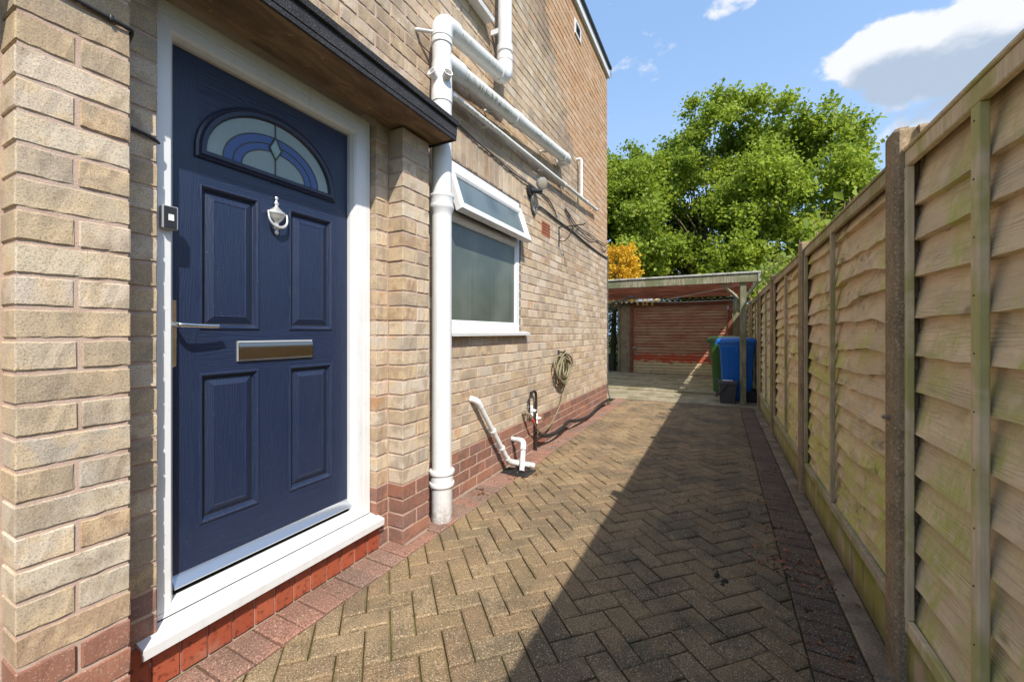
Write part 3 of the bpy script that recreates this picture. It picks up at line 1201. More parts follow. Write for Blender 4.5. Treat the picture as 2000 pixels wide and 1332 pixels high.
# ---- front door
DX = -1.765
fr = MB()
FY0, FY1, FZ0, FZ1 = 0.618, 1.618, 0.190, 2.337
fr.sweep((FY0, FY1, FZ0, FZ1), [(0, -1.80), (0, -1.716), (0.003, -1.712), (0.044, -1.712), (0.046, -1.7145), (0.049, -1.7145), (0.052, -1.712), (0.092, -1.7135), (0.101, -1.724), (0.109, -1.745), (0.109, -1.80)], foot=0.42)
door_root = thing('front_door', None, None, ORG[house])
del door_root['label'], door_root['category']
bpy.data.objects.remove(door_root)
leaf = MB()
LY0, LY1, LZ0, LZ1 = 0.690, 1.547, 0.262, 2.262
PY = ((0.819, 1.046), (1.180, 1.413))
PZ = ((0.447, 1.026), (1.192, 1.752))
ys = [LY0, 0.819, 1.046, 1.180, 1.413, LY1]
zs = [LZ0, 0.447, 1.026, 1.192, 1.752, LZ1]
for i in range(5):
    for j in range(5):
        if i in (1, 3) and j in (1, 3):
            continue
        rail = 1.0 if (j in (0, 2, 4) and 0 < i < 4) else 0.0
        leaf.add([(DX, ys[i], zs[j]), (DX, ys[i + 1], zs[j]), (DX, ys[i + 1], zs[j + 1]), (DX, ys[i], zs[j + 1])], [(0, 1, 2, 3)], lap=[rail] * 4)
leaf.add([(DX - 0.04, LY0, LZ0), (DX - 0.04, LY1, LZ0), (DX - 0.04, LY1, LZ1), (DX - 0.04, LY0, LZ1), (DX, LY0, LZ0), (DX, LY1, LZ0), (DX, LY1, LZ1), (DX, LY0, LZ1)],
         [(0, 1, 5, 4), (1, 2, 6, 5), (2, 3, 7, 6), (3, 0, 4, 7), (3, 2, 1, 0)])
front_door = leaf.build('front_door', DOOR, house, fix=False)
fr.build('door_frame', UPVC, front_door)
for (a, b) in PY:
    for (c, d) in PZ:
        m = MB()
        m.sweep((a, b, c, d), [(0, DX), (0.003, DX + 0.005), (0.008, DX + 0.006), (0.013, DX + 0.001), (0.020, DX - 0.011), (0.024, DX - 0.013), (0.027, DX - 0.012), (0.054, DX - 0.002), (0.0565, DX - 0.0035)], closed=False, fill=8)
        m.build('door_panel', DOOR, front_door, fix=False)


def ell(cy, cz, a, b, t0=0.0, t1=math.pi, n=36):
    return [(cy - a * math.cos(t0 + (t1 - t0) * k / n), cz + b * math.sin(t0 + (t1 - t0) * k / n)) for k in range(n + 1)]


GCY, GCZ = 1.115, 1.882


def half_ring(mb, prof):
    """moulding round a half ellipse with a straight foot; prof = (grow, x)"""
    rings = []
    for g, x in prof:
        p = ell(GCY, GCZ, 0.272 + g, 0.222 + g)
        p = [(y, z) for y, z in p]
        p[0] = (p[0][0], GCZ)
        foot = GCZ - g * 0.9
        rings.append([(x, p[0][0], foot)] + [(x, y, z) for y, z in p[1:-1]] + [(x, p[-1][0], foot)])
    n = len(rings[0])
    vs = [v for r in rings for v in r]
    fs = []
    for j in range(len(rings) - 1):
        for k in range(n):
            k2 = (k + 1) % n
            fs.append((j * n + k, j * n + k2, (j + 1) * n + k2, (j + 1) * n + k))
    mb.add(vs, fs)


m = MB()
half_ring(m, [(0.040, DX), (0.038, DX + 0.010), (0.030, DX + 0.014), (0.024, DX + 0.011), (0.020, DX + 0.017), (0.006, DX + 0.017), (0.0, DX + 0.006), (-0.002, DX + 0.003)])
arch = m.build('arched_glazing', DOORTRIM, front_door, smooth=35)
m = MB()
GX = DX + 0.0035


def band(mb, o, i, x, t0=0.0, t1=math.pi, n=36):
    A = ell(GCY, GCZ, o[0], o[1], t0, t1, n)
    if i:
        B = ell(GCY, GCZ, i[0], i[1], t0, t1, n)
        vs = [(x, y, z) for y, z in A] + [(x, y, z) for y, z in B]
        mb.add(vs, [(k, k + 1, n + 2 + k, n + 1 + k) for k in range(n)])
    else:
        vs = [(x, y, z) for y, z in A] + [(x, GCY, GCZ)]
        mb.add(vs, [(k, k + 1, n + 1) for k in range(n)])


band(m, (0.275, 0.225), None, GX)
m.build('frosted_pane', MINT, arch, fix=False)
E1, E2, E3 = (0.213, 0.162), (0.176, 0.128), (0.143, 0.098)
m = MB()
band(m, E1, E2, GX + 0.0012)
band(m, (E2[0] - 0.003, E2[1] - 0.003), E3, GX + 0.0012)
m.build('blue_glass_arc', BLUEG, arch, fix=False)
m = MB()
dia = [(GCY, 2.047), (GCY + 0.027, 1.995), (GCY, 1.948), (GCY - 0.027, 1.995)]
m.add([(GX + 0.003, y, z) for y, z in dia] + [(GX + 0.007, GCY + (y - GCY) * 0.5, 1.997 + (z - 1.997) * 0.5) for y, z in dia], [(4, 5, 6, 7)] + [(k, (k + 1) % 4, 4 + (k + 1) % 4, 4 + k) for k in range(4)])
m.build('glass_diamond', BEVELG, arch)
m = MB()
for (a, b) in (E1, E2, E3):
    m.tube([(GX + 0.002, y, z) for y, z in ell(GCY, GCZ, a, b)], 0.0024, 6)
m.tube([(GX + 0.002, GCY, GCZ), (GX + 0.002, GCY, 1.95)], 0.0032, 6)
m.tube([(GX + 0.002, GCY, 2.045), (GX + 0.002, GCY, GCZ + 0.222)], 0.0032, 6)
m.tube([(GX + 0.004, *dia[k % 4]) for k in range(5)], 0.0036, 6)
m.build('lead_came', LEAD, arch)
# letter plate
m = MB()
m.prism([(1.065, DX), (1.067, DX + 0.010), (1.072, DX + 0.015), (1.100, DX + 0.0165), (1.128, DX + 0.0155), (1.137, DX + 0.012), (1.144, DX)], 0.957, 1.293, lambda a, b, d: (b, d, a))
lp = m.build('letter_plate', REFLECT_TINT, front_door, smooth=25)
m = MB()
m.sweep((0.955, 1.295, 1.063, 1.146), [(0, DX), (0, DX + 0.008), (0.006, DX + 0.009), (0.007, DX)])
m.build('letter_plate_rim', STEEL, lp)
# knocker (urn shape)
m = MB()
KY = 1.117
MK = Matrix.Translation((DX + 0.010, KY, 0)) @ Matrix.Diagonal((0.62, 1, 1, 1))
m.lathe([(0.001, 1.787), (0.007, 1.783), (0.0075, 1.777), (0.004, 1.770), (0.0045, 1.766), (0.010, 1.757), (0.0105, 1.752), (0.006, 1.744), (0.012, 1.736), (0.026, 1.724), (0.040, 1.716), (0.041, 1.708),
         (0.036, 1.704), (0.033, 1.698), (0.029, 1.688), (0.021, 1.679), (0.011, 1.672), (0.009, 1.660), (0.013, 1.650), (0.010, 1.640), (0.006, 1.634), (0.010, 1.627), (0.009, 1.620), (0.001, 1.615)], MK, 18)
kn = m.build('door_knocker', STEEL, front_door, smooth=50)
m = MB()
ring = [(DX + 0.018, KY - 0.042, 1.712)] + [(DX + 0.022 + 0.006 * math.sin(t), KY - 0.042 * math.cos(t), 1.690 - 0.044 * math.sin(t)) for t in [math.pi * k / 14 for k in range(15)]] + [(DX + 0.018, KY + 0.042, 1.712)]
m.tube(ring, [0.0042] + [0.0045 + 0.0035 * math.sin(math.pi * k / 14) ** 2 for k in range(15)] + [0.0042], 8)
m.build('knocker_ring', STEEL, kn, smooth=60)
# handle
m = MB()
m.box(DX, DX + 0.008, 0.713, 0.748, 1.055, 1.300, 0.006)
hp = m.build('handle_plate', CHROME, front_door, smooth=40)
m = MB()
p = [(DX + 0.008, 0.730, 1.2085), (DX + 0.03, 0.730, 1.2085)] + elbow((DX + 0.02, 0.730, 1.2085), (DX + 0.058, 0.730, 1.2085), (DX + 0.056, 0.9, 1.208), 0.016) + [(DX + 0.055, 0.79, 1.2065), (DX + 0.052, 0.835, 1.205), (DX + 0.048, 0.862, 1.206)]
m.tube(p, [0.011, 0.010] + [0.0095] * 7 + [0.0085, 0.0088, 0.009], 12)
m.build('lever', CHROME, hp, smooth=50)
# rain deflector, threshold and sill
m = MB()
m.prism([(DX, 0.262), (DX + 0.030, 0.258), (DX + 0.033, 0.264), (DX + 0.012, 0.289), (DX, 0.297)], LY0 + 0.04, LY1 - 0.01, lambda a, b, d: (a, d, b))
m.build('rain_deflector', ALU, front_door, smooth=30)
m = MB()
m.box(-1.80, -1.750, 0.73, 1.506, 0.20, 0.2405)
m.build('threshold', DARKVOID, front_door)
m = MB()
m.prism([(-1.80, 0.1655), (-1.640, 0.1655), (-1.630, 0.137), (-1.624, 0.137), (-1.622, 0.171), (-1.712, 0.1885), (-1.80, 0.1885)], 0.600, 1.634, lambda a, b, d: (a, d, b))
m.build('door_sill', UPVC, front_door)
m = MB()
m.box(-1.7135, -1.7105, 0.622, 1.614, 0.1883, 0.1918)
m.build('seal', DARKVOID, front_door)
# dark line between leaf and frame head
m = MB()
m.box(DX - 0.03, DX - 0.012, 0.66, 1.57, 0.19, 2.30)
m.build('door_back', DARKVOID, front_door)

# ---- kitchen window
WX = -1.684
m = MB()
y0, y1, z0, z1 = WIN
y0 += 0.006
y1 -= 0.006
ZT = 2.018
m.sweep((y0, y1, z0 + 0.034, z1 - 0.004), [(0, WX - 0.06), (0, WX), (0.003, WX + 0.003), (0.060, WX + 0.003), (0.064, WX - 0.004), (0.066, WX - 0.06)])
window = m.build('window', UPVC, house)
m = MB()
m.prism([(WX - 0.055, ZT - 0.03), (WX - 0.002, ZT - 0.03), (WX + 0.010, ZT - 0.020), (WX + 0.014, ZT), (WX + 0.010, ZT + 0.016), (WX, ZT + 0.03), (WX - 0.055, ZT + 0.03)], y0 + 0.062, y1 - 0.062, lambda a, b, d: (a, d, b))
m.build('transom', UPVC, window, smooth=40)
m = MB()
m.sweep((y0 + 0.060, y1 - 0.060, z0 + 0.096, ZT - 0.029), [(0, WX - 0.03), (0, WX + 0.0), (0.012, WX - 0.008), (0.016, WX - 0.02)], closed=False)
m.build('glazing_bead', UPVC, window)
m = MB()
m.box(WX - 0.024, WX - 0.016, y0 + 0.064, y1 - 0.064, z0 + 0.10, ZT - 0.031)
m.build('window_pane', OBSCURE, window)
m = MB()
m.prism([(WX - 0.05, z0 + 0.004), (XW + 0.045, z0 + 0.001), (XW + 0.052, z0 - 0.006), (XW + 0.055, z0 + 0.018), (WX, z0 + 0.033), (WX - 0.05, z0 + 0.033)], y0 - 0.003, y1 + 0.105, lambda a, b, d: (a, d, b))
m.build('window_sill', UPVC, window)
m = MB()
for k in range(6):
    m.box(WX - 0.03, WX - 0.006, y0 + 0.20 + k * 0.15, y0 + 0.235 + k * 0.15, ZT + 0.031, ZT + 0.036)
m.build('seal', BLACKP, window)
# tilted top-hung fanlight
tilt = math.radians(19)
MT = Matrix.Translation((WX + 0.020, 0, 2.345)) @ Matrix.Rotation(-tilt, 4, 'Y')
m = MB()
sy0, sy1, sh = y0 + 0.012, y1 - 0.008, 0.335
m.sweep((sy0, sy1, -sh, 0), [(0, -0.045), (0, 0.0), (0.004, 0.006), (0.046, 0.006), (0.062, -0.006), (0.066, -0.012), (0.066, -0.045)], M=MT)
sash = m.build('fanlight_sash', UPVC, window)
m = MB()
m.box(-0.022, -0.014, sy0 + 0.066, sy1 - 0.066, -sh + 0.066, -0.066, M=MT)
m.build('fanlight_pane', FANGLASS, window)
m = MB()
m.sweep((sy0 + 0.006, sy1 - 0.006, -sh + 0.006, -0.006), [(0, -0.052), (0, -0.0455), (0.010, -0.0455), (0.010, -0.052)], M=MT)
for yy in (y0 + 0.05, y1 - 0.05):
    m.tube([(WX - 0.01, yy, 2.28), (WX + 0.05, yy, 2.12)], 0.005, 6)
m.build('window_seal', BLACKP, window)

# ---- upstairs window: only its sill corner and a little frame are in view
m = MB()
m.sweep((UPW[0], UPW[1], UPW[2] + 0.034, UPW[3]), [(0, WX - 0.06), (0, WX + 0.003), (0.060, WX + 0.003), (0.064, WX - 0.004), (0.066, WX - 0.06)])
upper = m.build('window', UPVC, house)
m = MB()
m.box(WX - 0.024, WX - 0.016, UPW[0] + 0.06, UPW[1] - 0.06, UPW[2] + 0.09, UPW[3] - 0.05)
m.build('window_pane', FANGLASS, upper)
m = MB()
m.prism([(WX - 0.05, UPW[2] + 0.004), (XW + 0.075, UPW[2] + 0.001), (XW + 0.08, UPW[2] - 0.012), (XW + 0.085, UPW[2] + 0.018), (WX, UPW[2] + 0.033), (WX - 0.05, UPW[2] + 0.033)], UPW[0] - 0.04, UPW[1] + 0.06, lambda a, b, d: (a, d, b))
m.build('window_sill', UPVC, upper)

# ---- verge: white fascia and dark roof edge
m = MB()
m.box(XW - 0.02, XW + 0.025, -0.6, 6.775, 5.452, 5.640, 0.004)
fas = m.build('fascia', UPVC, house)
m = MB()
m.box(XW + 0.0255, XW + 0.040, -0.6, 6.78, 5.445, 5.478, 0.004)
m.build('fascia_trim', UPVC, fas)
TILED = pebble('dark_roof_tile', (0.05, 0.05, 0.052), speck=0.4, scale=60)
m = MB()
m.prism([(XW + 0.050, 5.642), (XW + 0.052, 5.668), (-4.9, 7.0), (-8.1, 5.668), (-8.1, 5.642)], -0.7, 6.84, lambda a, b, d: (a, d, b))
roof = m.build('roof', TILED, house)
m = MB()
m.box(XW + 0.0262, XW + 0.058, -0.7, 6.83, 5.615, 5.640, 0.004)
m.tube([(XW + 0.045, 6.80, 5.62), (XW + 0.045, 6.802, 5.50), (XW + 0.06, 6.803, 5.475)], 0.006, 6)
m.build('gutter', BLACKP, roof)

# ---- vents in the wall
def air_brick(y, z, w_, h_, cols_, rows_, m_, x=XW):
    m = MB()
    m.box(x - 0.02, x + 0.004, y, y + w_, z, z + h_, 0.002)
    v = m.build('air_brick', m_, wall)
    m = MB()
    cw, rh = (w_ - 0.03) / cols_, (h_ - 0.024) / rows_
    for i in range(cols_):
        for j in range(rows_):
            yy, zz = y + 0.015 + i * cw, z + 0.012 + j * rh
            m.box(x - 0.004, x + 0.0052, yy + cw * 0.2, yy + cw * 0.8, zz + rh * 0.22, zz + rh * 0.78)
    return v, m


v, m = air_brick(3.925, 2.222, 0.235, 0.150, 9, 4, TERRA)
tag(m.build('vent_hole', DARKVOID, wall), kind='stuff')
v, m = air_brick(3.96, 0.254, 0.23, 0.072, 8, 2, REDB)
tag(m.build('vent_hole', DARKVOID, wall), kind='stuff')

vent = thing('wall_vent', 'small square white vent high on the wall beneath the fascia', 'vent', (XW, 5.12, 5.12))
m = MB()
m.sweep((5.005, 5.245, 5.06, 5.245), [(0, XW), (0, XW + 0.018), (0.028, XW + 0.018), (0.030, XW)])
m.build('frame', UPVC, vent)
m = MB()
for k in range(5):
    z = 5.098 + k * 0.025
    m.prism([(XW + 0.003, z), (XW + 0.014, z - 0.012), (XW + 0.015, z - 0.009), (XW + 0.004, z + 0.006)], 5.036, 5.214, lambda a, b, d: (a, d, b))
m.box(XW - 0.001, XW + 0.0025, 5.034, 5.216, 5.089, 5.216)
m.build('louvre', GREYP, vent)

# ------------------------------------------------------------------ soil pipe with its branches
SX, SY = -1.56, 2.062
soil = thing('soil_pipe', 'thick white soil pipe up the wall right of the canopy with two sloping branches', 'drainpipe', (SX, SY, 0))
ax = lambda x, y, z: Matrix.Translation((x, y, z))
m = MB()
m.lathe([(0.062, 0.005), (0.062, 2.62)], ax(SX, SY, 0), 28)
m.build('stack', PIPE, soil, smooth=40)
m = MB()
m.lathe([(0.063, 0.0), (0.066, 0.01), (0.066, 0.20), (0.070, 0.215), (0.078, 0.222), (0.080, 0.232), (0.078, 0.242), (0.071, 0.247), (0.071, 0.292), (0.079, 0.297), (0.081, 0.307), (0.079, 0.317), (0.064, 0.322)], ax(SX, SY, 0), 28)
m.build('foot_socket', PIPE, soil, smooth=35)
m = MB()
m.lathe([(0.062, 1.915), (0.064, 1.93), (0.075, 1.955), (0.078, 1.962), (0.078, 1.975), (0.073, 1.98), (0.073, 2.02), (0.077, 2.028), (0.079, 2.035), (0.077, 2.043), (0.063, 2.048)], ax(SX, SY, 0), 28)
m.build('collar', PIPE, soil, smooth=35)
m = MB()
m.lathe([(0.060, 2.60), (0.060, 2.62), (0.066, 2.625), (0.066, 2.72), (0.064, 2.725), (0.064, 2.87), (0.060, 2.875), (0.060, 2.985), (0.066, 2.99), (0.066, 3.02), (0.064, 3.025), (0.068, 3.03), (0.068, 3.06), (0.06, 3.065)], ax(SX, SY, 0), 28)
m.build('upper_stack', PIPE, soil, smooth=35)
for ang, zz in ((-2.25, 2.755), (-0.05, 2.752)):
    m = MB()
    dx, dy = -math.sin(ang) * 0.0, 0
    d = Vector((math.cos(-0.5 + (0 if ang > -1 else -1.15)) , math.sin(-0.5 + (0 if ang > -1 else -1.15)) , 0.42)).normalized()
    q = d.to_track_quat('Z', 'Y').to_matrix().to_4x4()
    m.lathe([(0.026, 0.03), (0.027, 0.095), (0.030, 0.097), (0.030, 0.105), (0.024, 0.105), (0.023, 0.085), (0.001, 0.084)], Matrix.Translation((SX, SY, zz - 0.015)) @ q, 18)
    m.build('boss_socket', PIPE, soil, smooth=40)
# upper branch
E0 = (SX, SY, 3.135)
P1 = (SX, 2.90, 3.262)
top = (SX, 2.915, 4.9)
m = MB()
m.tube([(SX, SY, 3.05)] + elbow((SX, SY, 3.0), E0, P1, 0.075, 8) + [tuple(Vector(E0).lerp(Vector(P1), 0.16))], 0.067, 24)
m.build('bend', PIPE, soil, smooth=50)
m = MB()
m.tube([tuple(Vector(E0).lerp(Vector(P1), 0.10)), tuple(Vector(E0).lerp(Vector(P1), 0.97))], 0.057, 24)
m.build('branch', PIPE_ALGAE, soil, smooth=50)
m = MB()
m.tube([tuple(Vector(E0).lerp(Vector(P1), 0.86))] + elbow(E0, P1, top, 0.075, 8) + [(SX, 2.902, 3.38)], 0.065, 24)
for z in (3.385, 3.46):
    m.lathe([(0.058, z - 0.0), (0.066, z + 0.004), (0.066, z + 0.05), (0.058, z + 0.055)], ax(SX, 2.903, 0), 24)
m.build('bend', PIPE, soil, smooth=50)
m = MB()
m.tube([(SX, 2.903, 3.36), (SX, 2.915, 4.9)], 0.057, 24)
m.box(XW, SX, 2.865, 2.885, 3.62, 3.66)
m.build('upper_pipe', PIPE, soil, smooth=50)
# lower branch
B0 = Vector((SX, SY, 2.905))
B1 = Vector((SX, 4.40, 3.165))
m = MB()
m.tube([tuple(B0.lerp(B1, 0.0)), tuple(B0.lerp(B1, 0.055)), tuple(B0.lerp(B1, 0.085))], [0.06, 0.066, 0.066], 24)
m.build('tee_socket', PIPE, soil, smooth=50)
m = MB()
m.tube([tuple(B0.lerp(B1, 0.07)), tuple(B1)], 0.057, 24)
m.build('branch', PIPE_ALGAE, soil, smooth=50)
m = MB()
m.tube([tuple(B0.lerp(B1, 0.42)), tuple(B0.lerp(B1, 0.465))], 0.064, 24)
m.build('coupling', PIPE, soil, smooth=50)
m = MB()
m.tube([tuple(B0.lerp(B1, 0.93)), tuple(B0.lerp(B1, 0.975))], 0.064, 24)
m.tube([tuple(B0.lerp(B1, 0.965)), tuple(B1), tuple(B1 + Vector((-0.10, 0.01, 0)))], 0.062, 20)
m.build('coupling', PIPE, soil, smooth=50)
# bracket ear at the top bend
m = MB()
m.tube([(XW, SY - 0.115, 3.055), (XW + 0.03, SY - 0.11, 3.045), (SX - 0.03, SY - 0.062, 3.05), (SX, SY - 0.05, 3.052)], [0.012, 0.012, 0.010, 0.010], 10)
for f in (0.30, 0.78):
    p = B0.lerp(B1, f)
    m.tube([(XW, p.y, p.z - 0.03), (SX - 0.03, p.y, p.z - 0.05)], 0.012, 8)
m.build('bracket', PIPE, soil, smooth=50)

overflow = thing('overflow_pipe', 'thin white overflow pipe sloping along the wall above the open window', 'pipe', (-1.61, 4.0, 2.85))
O0, O1 = Vector((-1.60, 2.14, 2.775)), Vector((-1.61, 5.87, 2.992))
m = MB()
m.tube([tuple(O0), tuple(O1)], 0.0205, 14)
m.build('pipe', PIPE_ALGAE, overflow, smooth=50)
for f in (0.02, 0.62, 0.80, 0.86, 0.985):
    m = MB()
    m.tube([tuple(O0.lerp(O1, f)), tuple(O0.lerp(O1, f + 0.012))], 0.0255, 14)
    m.build('coupling', PIPE, overflow, smooth=50)
m = MB()
T = O0.lerp(O1, 0.795)
m.tube([tuple(T), (T.x, T.y, 3.42)] + elbow((T.x, T.y, 3.3), (T.x, T.y, 3.455), (XW - 0.02, T.y, 3.455), 0.03, 5) + [(XW - 0.01, T.y, 3.455)], 0.0205, 14)
m.build('riser', PIPE, overflow, smooth=50)
for f in (0.15, 0.45, 0.63, 0.97):
    p = O0.lerp(O1, f)
    m = MB()
    m.tube([(XW, p.y, p.z - 0.02), (p.x, p.y, p.z - 0.022)], 0.008, 8)
    m.build('clip', PIPE, overflow)

# waste pipes into the gully
waste = thing('waste_pipe', 'white waste pipe leaning down the wall with two clips beside the soil pipe', 'pipe', (-1.62, 2.9, 0))
m = MB()
A0, A1 = Vector((-1.625, 2.585, 0.668)), Vector((-1.605, 3.06, 0.075))
m.tube([(XW - 0.005, 2.56, 0.682)] + elbow((XW, 2.56, 0.682), tuple(A0), tuple(A1), 0.03, 5) + [tuple(A0.lerp(A1, 0.1))], 0.0245, 14)
m.build('bend', PIPE, waste, smooth=50)
m = MB()
m.tube([tuple(A0.lerp(A1, 0.06)), tuple(A1)], 0.0205, 14)
m.build('pipe', PIPE, waste, smooth=50)
m = MB()
m.tube([tuple(A0.lerp(A1, 0.93))] + elbow(tuple(A0), tuple(A1), (-1.50, 3.18, 0.040), 0.04, 6) + [(-1.53, 3.13, 0.05), (-1.44, 3.22, 0.02)], 0.0245, 14)
m.build('foot_bend', PIPE, waste, smooth=50)
for f in (0.45, 0.74):
    p = A0.lerp(A1, f)
    m = MB()
    m.tube([tuple(p), tuple(A0.lerp(A1, f + 0.03))], 0.027, 14)
    m.tube([(XW, p.y, p.z), tuple(p)], 0.01, 8)
    m.build('clip', PIPE, waste, smooth=50)
waste2 = thing('waste_pipe', 'short white waste pipe elbowed out of the wall with its end cut slantwise', 'pipe', (-1.56, 3.2, 0))
m = MB()
c = (-1.535, 3.205, 0.225)
m.tube([(XW - 0.005, 3.245, 0.222), tuple(Vector((XW, 3.245, 0.222)).lerp(Vector(c), 0.7))], 0.021, 14)
m.tube([(-1.535, 3.205, 0.19), (-1.475, 3.045, 0.018)], 0.0225, 14)
m.build('pipe', PIPE, waste2, smooth=50)
m = MB()
m.tube([tuple(Vector((XW, 3.245, 0.222)).lerp(Vector(c), 0.52))] + elbow((XW, 3.245, 0.222), c, (-1.475, 3.045, 0.018), 0.035, 6) + [tuple(Vector(c).lerp(Vector((-1.475, 3.045, 0.018)), 0.3))], 0.026, 14)
m.build('bend', PIPE, waste2, smooth=50)

gully = thing('drain_gully', 'small black drain grate with fallen leaves under the waste pipes', 'drain', (-1.46, 3.08, 0))
m = MB()
m.box(-1.655, -1.385, 2.965, 3.155, -0.05, -0.008)
m.build('pit', DARKVOID, gully)
m = MB()
for yy in (2.97, 3.00, 3.03, 3.06, 3.09, 3.12, 3.147):
    m.box(-1.56, -1.40, yy - 0.006, yy + 0.006, -0.007, 0.012, 0.002)
for xx in (-1.56, -1.402):
    m.box(xx - 0.009, xx + 0.009, 2.963, 3.155, -0.007, 0.014, 0.002)
m.build('grate', BLACKP, gully)

# ------------------------------------------------------------------ tap, hoses, cables, light, bracket
BRASS = Mat('brass_and_zinc', (0.48, 0.42, 0.33), rough=0.4, metal=0.8)
WHITEP = Mat('white_plastic', (0.78, 0.78, 0.76), rough=0.4)
REDPL = Mat('red_plastic', (0.45, 0.05, 0.035), rough=0.5)
OLIVE = Mat('olive_hose', (0.20, 0.17, 0.095), rough=0.5)
HX = -1.645
tap = thing('outdoor_tap', 'outdoor tap with white valves and pipe lagging low on the wall', 'tap', (XW, 3.6, 0.4))
m = MB()
m.tube([(XW, 3.66, 0.565)] + smooth_path([(XW + 0.03, 3.60, 0.575), (HX + 0.01, 3.545, 0.54), (HX + 0.01, 3.545, 0.44), (HX + 0.01, 3.54, 0.38)], 4), 0.010, 8)
m.tube(smooth_path([(HX, 3.60, 0.585), (HX + 0.012, 3.66, 0.60), (HX + 0.012, 3.70, 0.54), (HX + 0.01, 3.70, 0.30), (HX + 0.01, 3.70, -0.01)], 5), 0.014, 8)
m.build('lagged_pipe', RUBBER, tap, smooth=50)
m = MB()
m.tube([(XW, 3.46, 0.42), (XW + 0.045, 3.46, 0.42)], 0.020, 10)
m.tube([(XW + 0.04, 3.44, 0.43), (XW + 0.075, 3.47, 0.40), (XW + 0.085, 3.50, 0.36)], [0.016, 0.018, 0.013], 10)
m.tube([(XW + 0.055, 3.43, 0.47), (XW + 0.055, 3.49, 0.475)], 0.008, 8)
m.tube([(XW + 0.055, 3.46, 0.43), (XW + 0.055, 3.46, 0.475)], 0.007, 8)
m.build('tap_body', BRASS, tap, smooth=50)
m = MB()
m.tube([(XW + 0.085, 3.50, 0.36), (XW + 0.09, 3.525, 0.325)], 0.015, 10)
m.build('hose_connector', REDPL, tap, smooth=50)
for (yy, zz) in ((3.585, 0.42), (3.705, 0.325)):
    m = MB()
    m.tube([(HX + 0.012, yy, zz - 0.05), (HX + 0.012, yy, zz + 0.05)], 0.017, 10)
    m.tube([(HX + 0.012, yy - 0.01, zz), (HX + 0.045, yy + 0.015, zz)], 0.016, 10)
    m.tube([(HX + 0.045, yy - 0.01, zz + 0.0), (HX + 0.046, yy + 0.04, zz)], 0.006, 8)
    m.build('white_valve', WHITEP, tap, smooth=50)

hose = thing('garden_hose', 'olive garden hose coiled on a wall hook and looping down to the tap', 'hose', (XW, 4.4, 0.75))
m = MB()
pts = []
rg2 = random.Random(4)
turns = 8
for k in range(turns * 14):
    a = 2 * math.pi * k / 14
    t = k / (turns * 14)
    wob = 0.75 + 0.25 * math.sin(k * 0.9 + t * 7)
    ry, rz = 0.26 * wob, 0.155 + 0.03 * math.sin(3 * t * 6)
    if int(k / 14) % 3 == 1:
        ry, rz = ry * 0.62, rz * 0.75
    pts.append((HX + 0.01 + 0.045 * t + 0.008 * math.sin(a * 2), 4.44 + ry * math.sin(a) + 0.05 * math.sin(t * 9), 0.775 + rz * math.cos(a) - 0.02 * t))
m.tube(smooth_path(pts, 2), 0.0105, 7)
m.build('coil', OLIVE, hose, smooth=60)
m = MB()
m.tube(smooth_path([(HX + 0.04, 4.45, 0.63), (HX + 0.035, 4.47, 0.52), (HX + 0.03, 4.36, 0.38), (HX + 0.025, 4.10, 0.21), (HX + 0.03, 3.88, 0.165), (HX + 0.04, 3.70, 0.20), (XW + 0.09, 3.525, 0.325)], 7), 0.0085, 8)
m.build('tail', OLIVE, hose, smooth=60)
m = MB()
m.tube([(XW, 4.42, 0.955), (XW + 0.07, 4.42, 0.955), (XW + 0.085, 4.42, 0.975)], 0.009, 8)
m.tube([(XW + 0.004, 4.42, 0.93), (XW + 0.004, 4.42, 0.98)], 0.014, 8)
m.build('hook', IRON, hose, smooth=50)

drain_hose = MB()
drain_hose.tube(smooth_path([(-1.60, 3.705, 0.165), (-1.59, 3.83, 0.125), (-1.575, 4.05, 0.10), (-1.57, 4.3, 0.115), (-1.58, 4.55, 0.135), (-1.575, 4.85, 0.085), (-1.58, 5.3, 0.045), (-1.60, 5.75, 0.06), (-1.60, 6.1, 0.10), (-1.59, 6.45, 0.105), (-1.58, 6.66, 0.075)], 6), 0.02, 10)
tag(drain_hose.build('drain_hose', RUBBER, loc=(-1.58, 5.1, 0.05), smooth=60), 'thick black hose sagging along the foot of the wall to its far corner', 'hose')

cable = MB()
cable.tube(smooth_path([(XW + 0.012, 1.98, 2.655), (XW + 0.01, 2.37, 2.672), (XW + 0.012, 2.62, 2.652), (XW + 0.01, 2.86, 2.645), (XW + 0.01, 3.23, 2.628), (XW + 0.015, 3.62, 2.635), (XW + 0.01, 3.95, 2.64), (XW + 0.012, 4.16, 2.615), (XW + 0.012, 4.36, 2.50)], 5), 0.0075, 6)
cable.tube(smooth_path([(XW + 0.012, 3.60, 2.61), (XW + 0.012, 3.66, 2.42), (XW + 0.012, 3.73, 2.38), (XW + 0.012, 3.79, 2.47), (XW + 0.012, 3.95, 2.49), (XW + 0.012, 4.4, 2.475), (XW + 0.012, 4.9, 2.47), (XW + 0.012, 5.4, 2.44), (XW + 0.012, 6.0, 2.42), (XW + 0.012, 6.55, 2.42), (XW + 0.014, 6.72, 2.44)], 5), 0.011, 7)
cable.tube(smooth_path([(XW + 0.014, 4.95, 2.47), (XW + 0.014, 4.62, 2.68), (XW + 0.014, 5.0, 2.59), (XW + 0.014, 5.3, 2.58), (XW + 0.014, 5.7, 2.60), (XW + 0.014, 6.1, 2.60), (XW + 0.014, 6.6, 2.62)], 5), 0.006, 6)
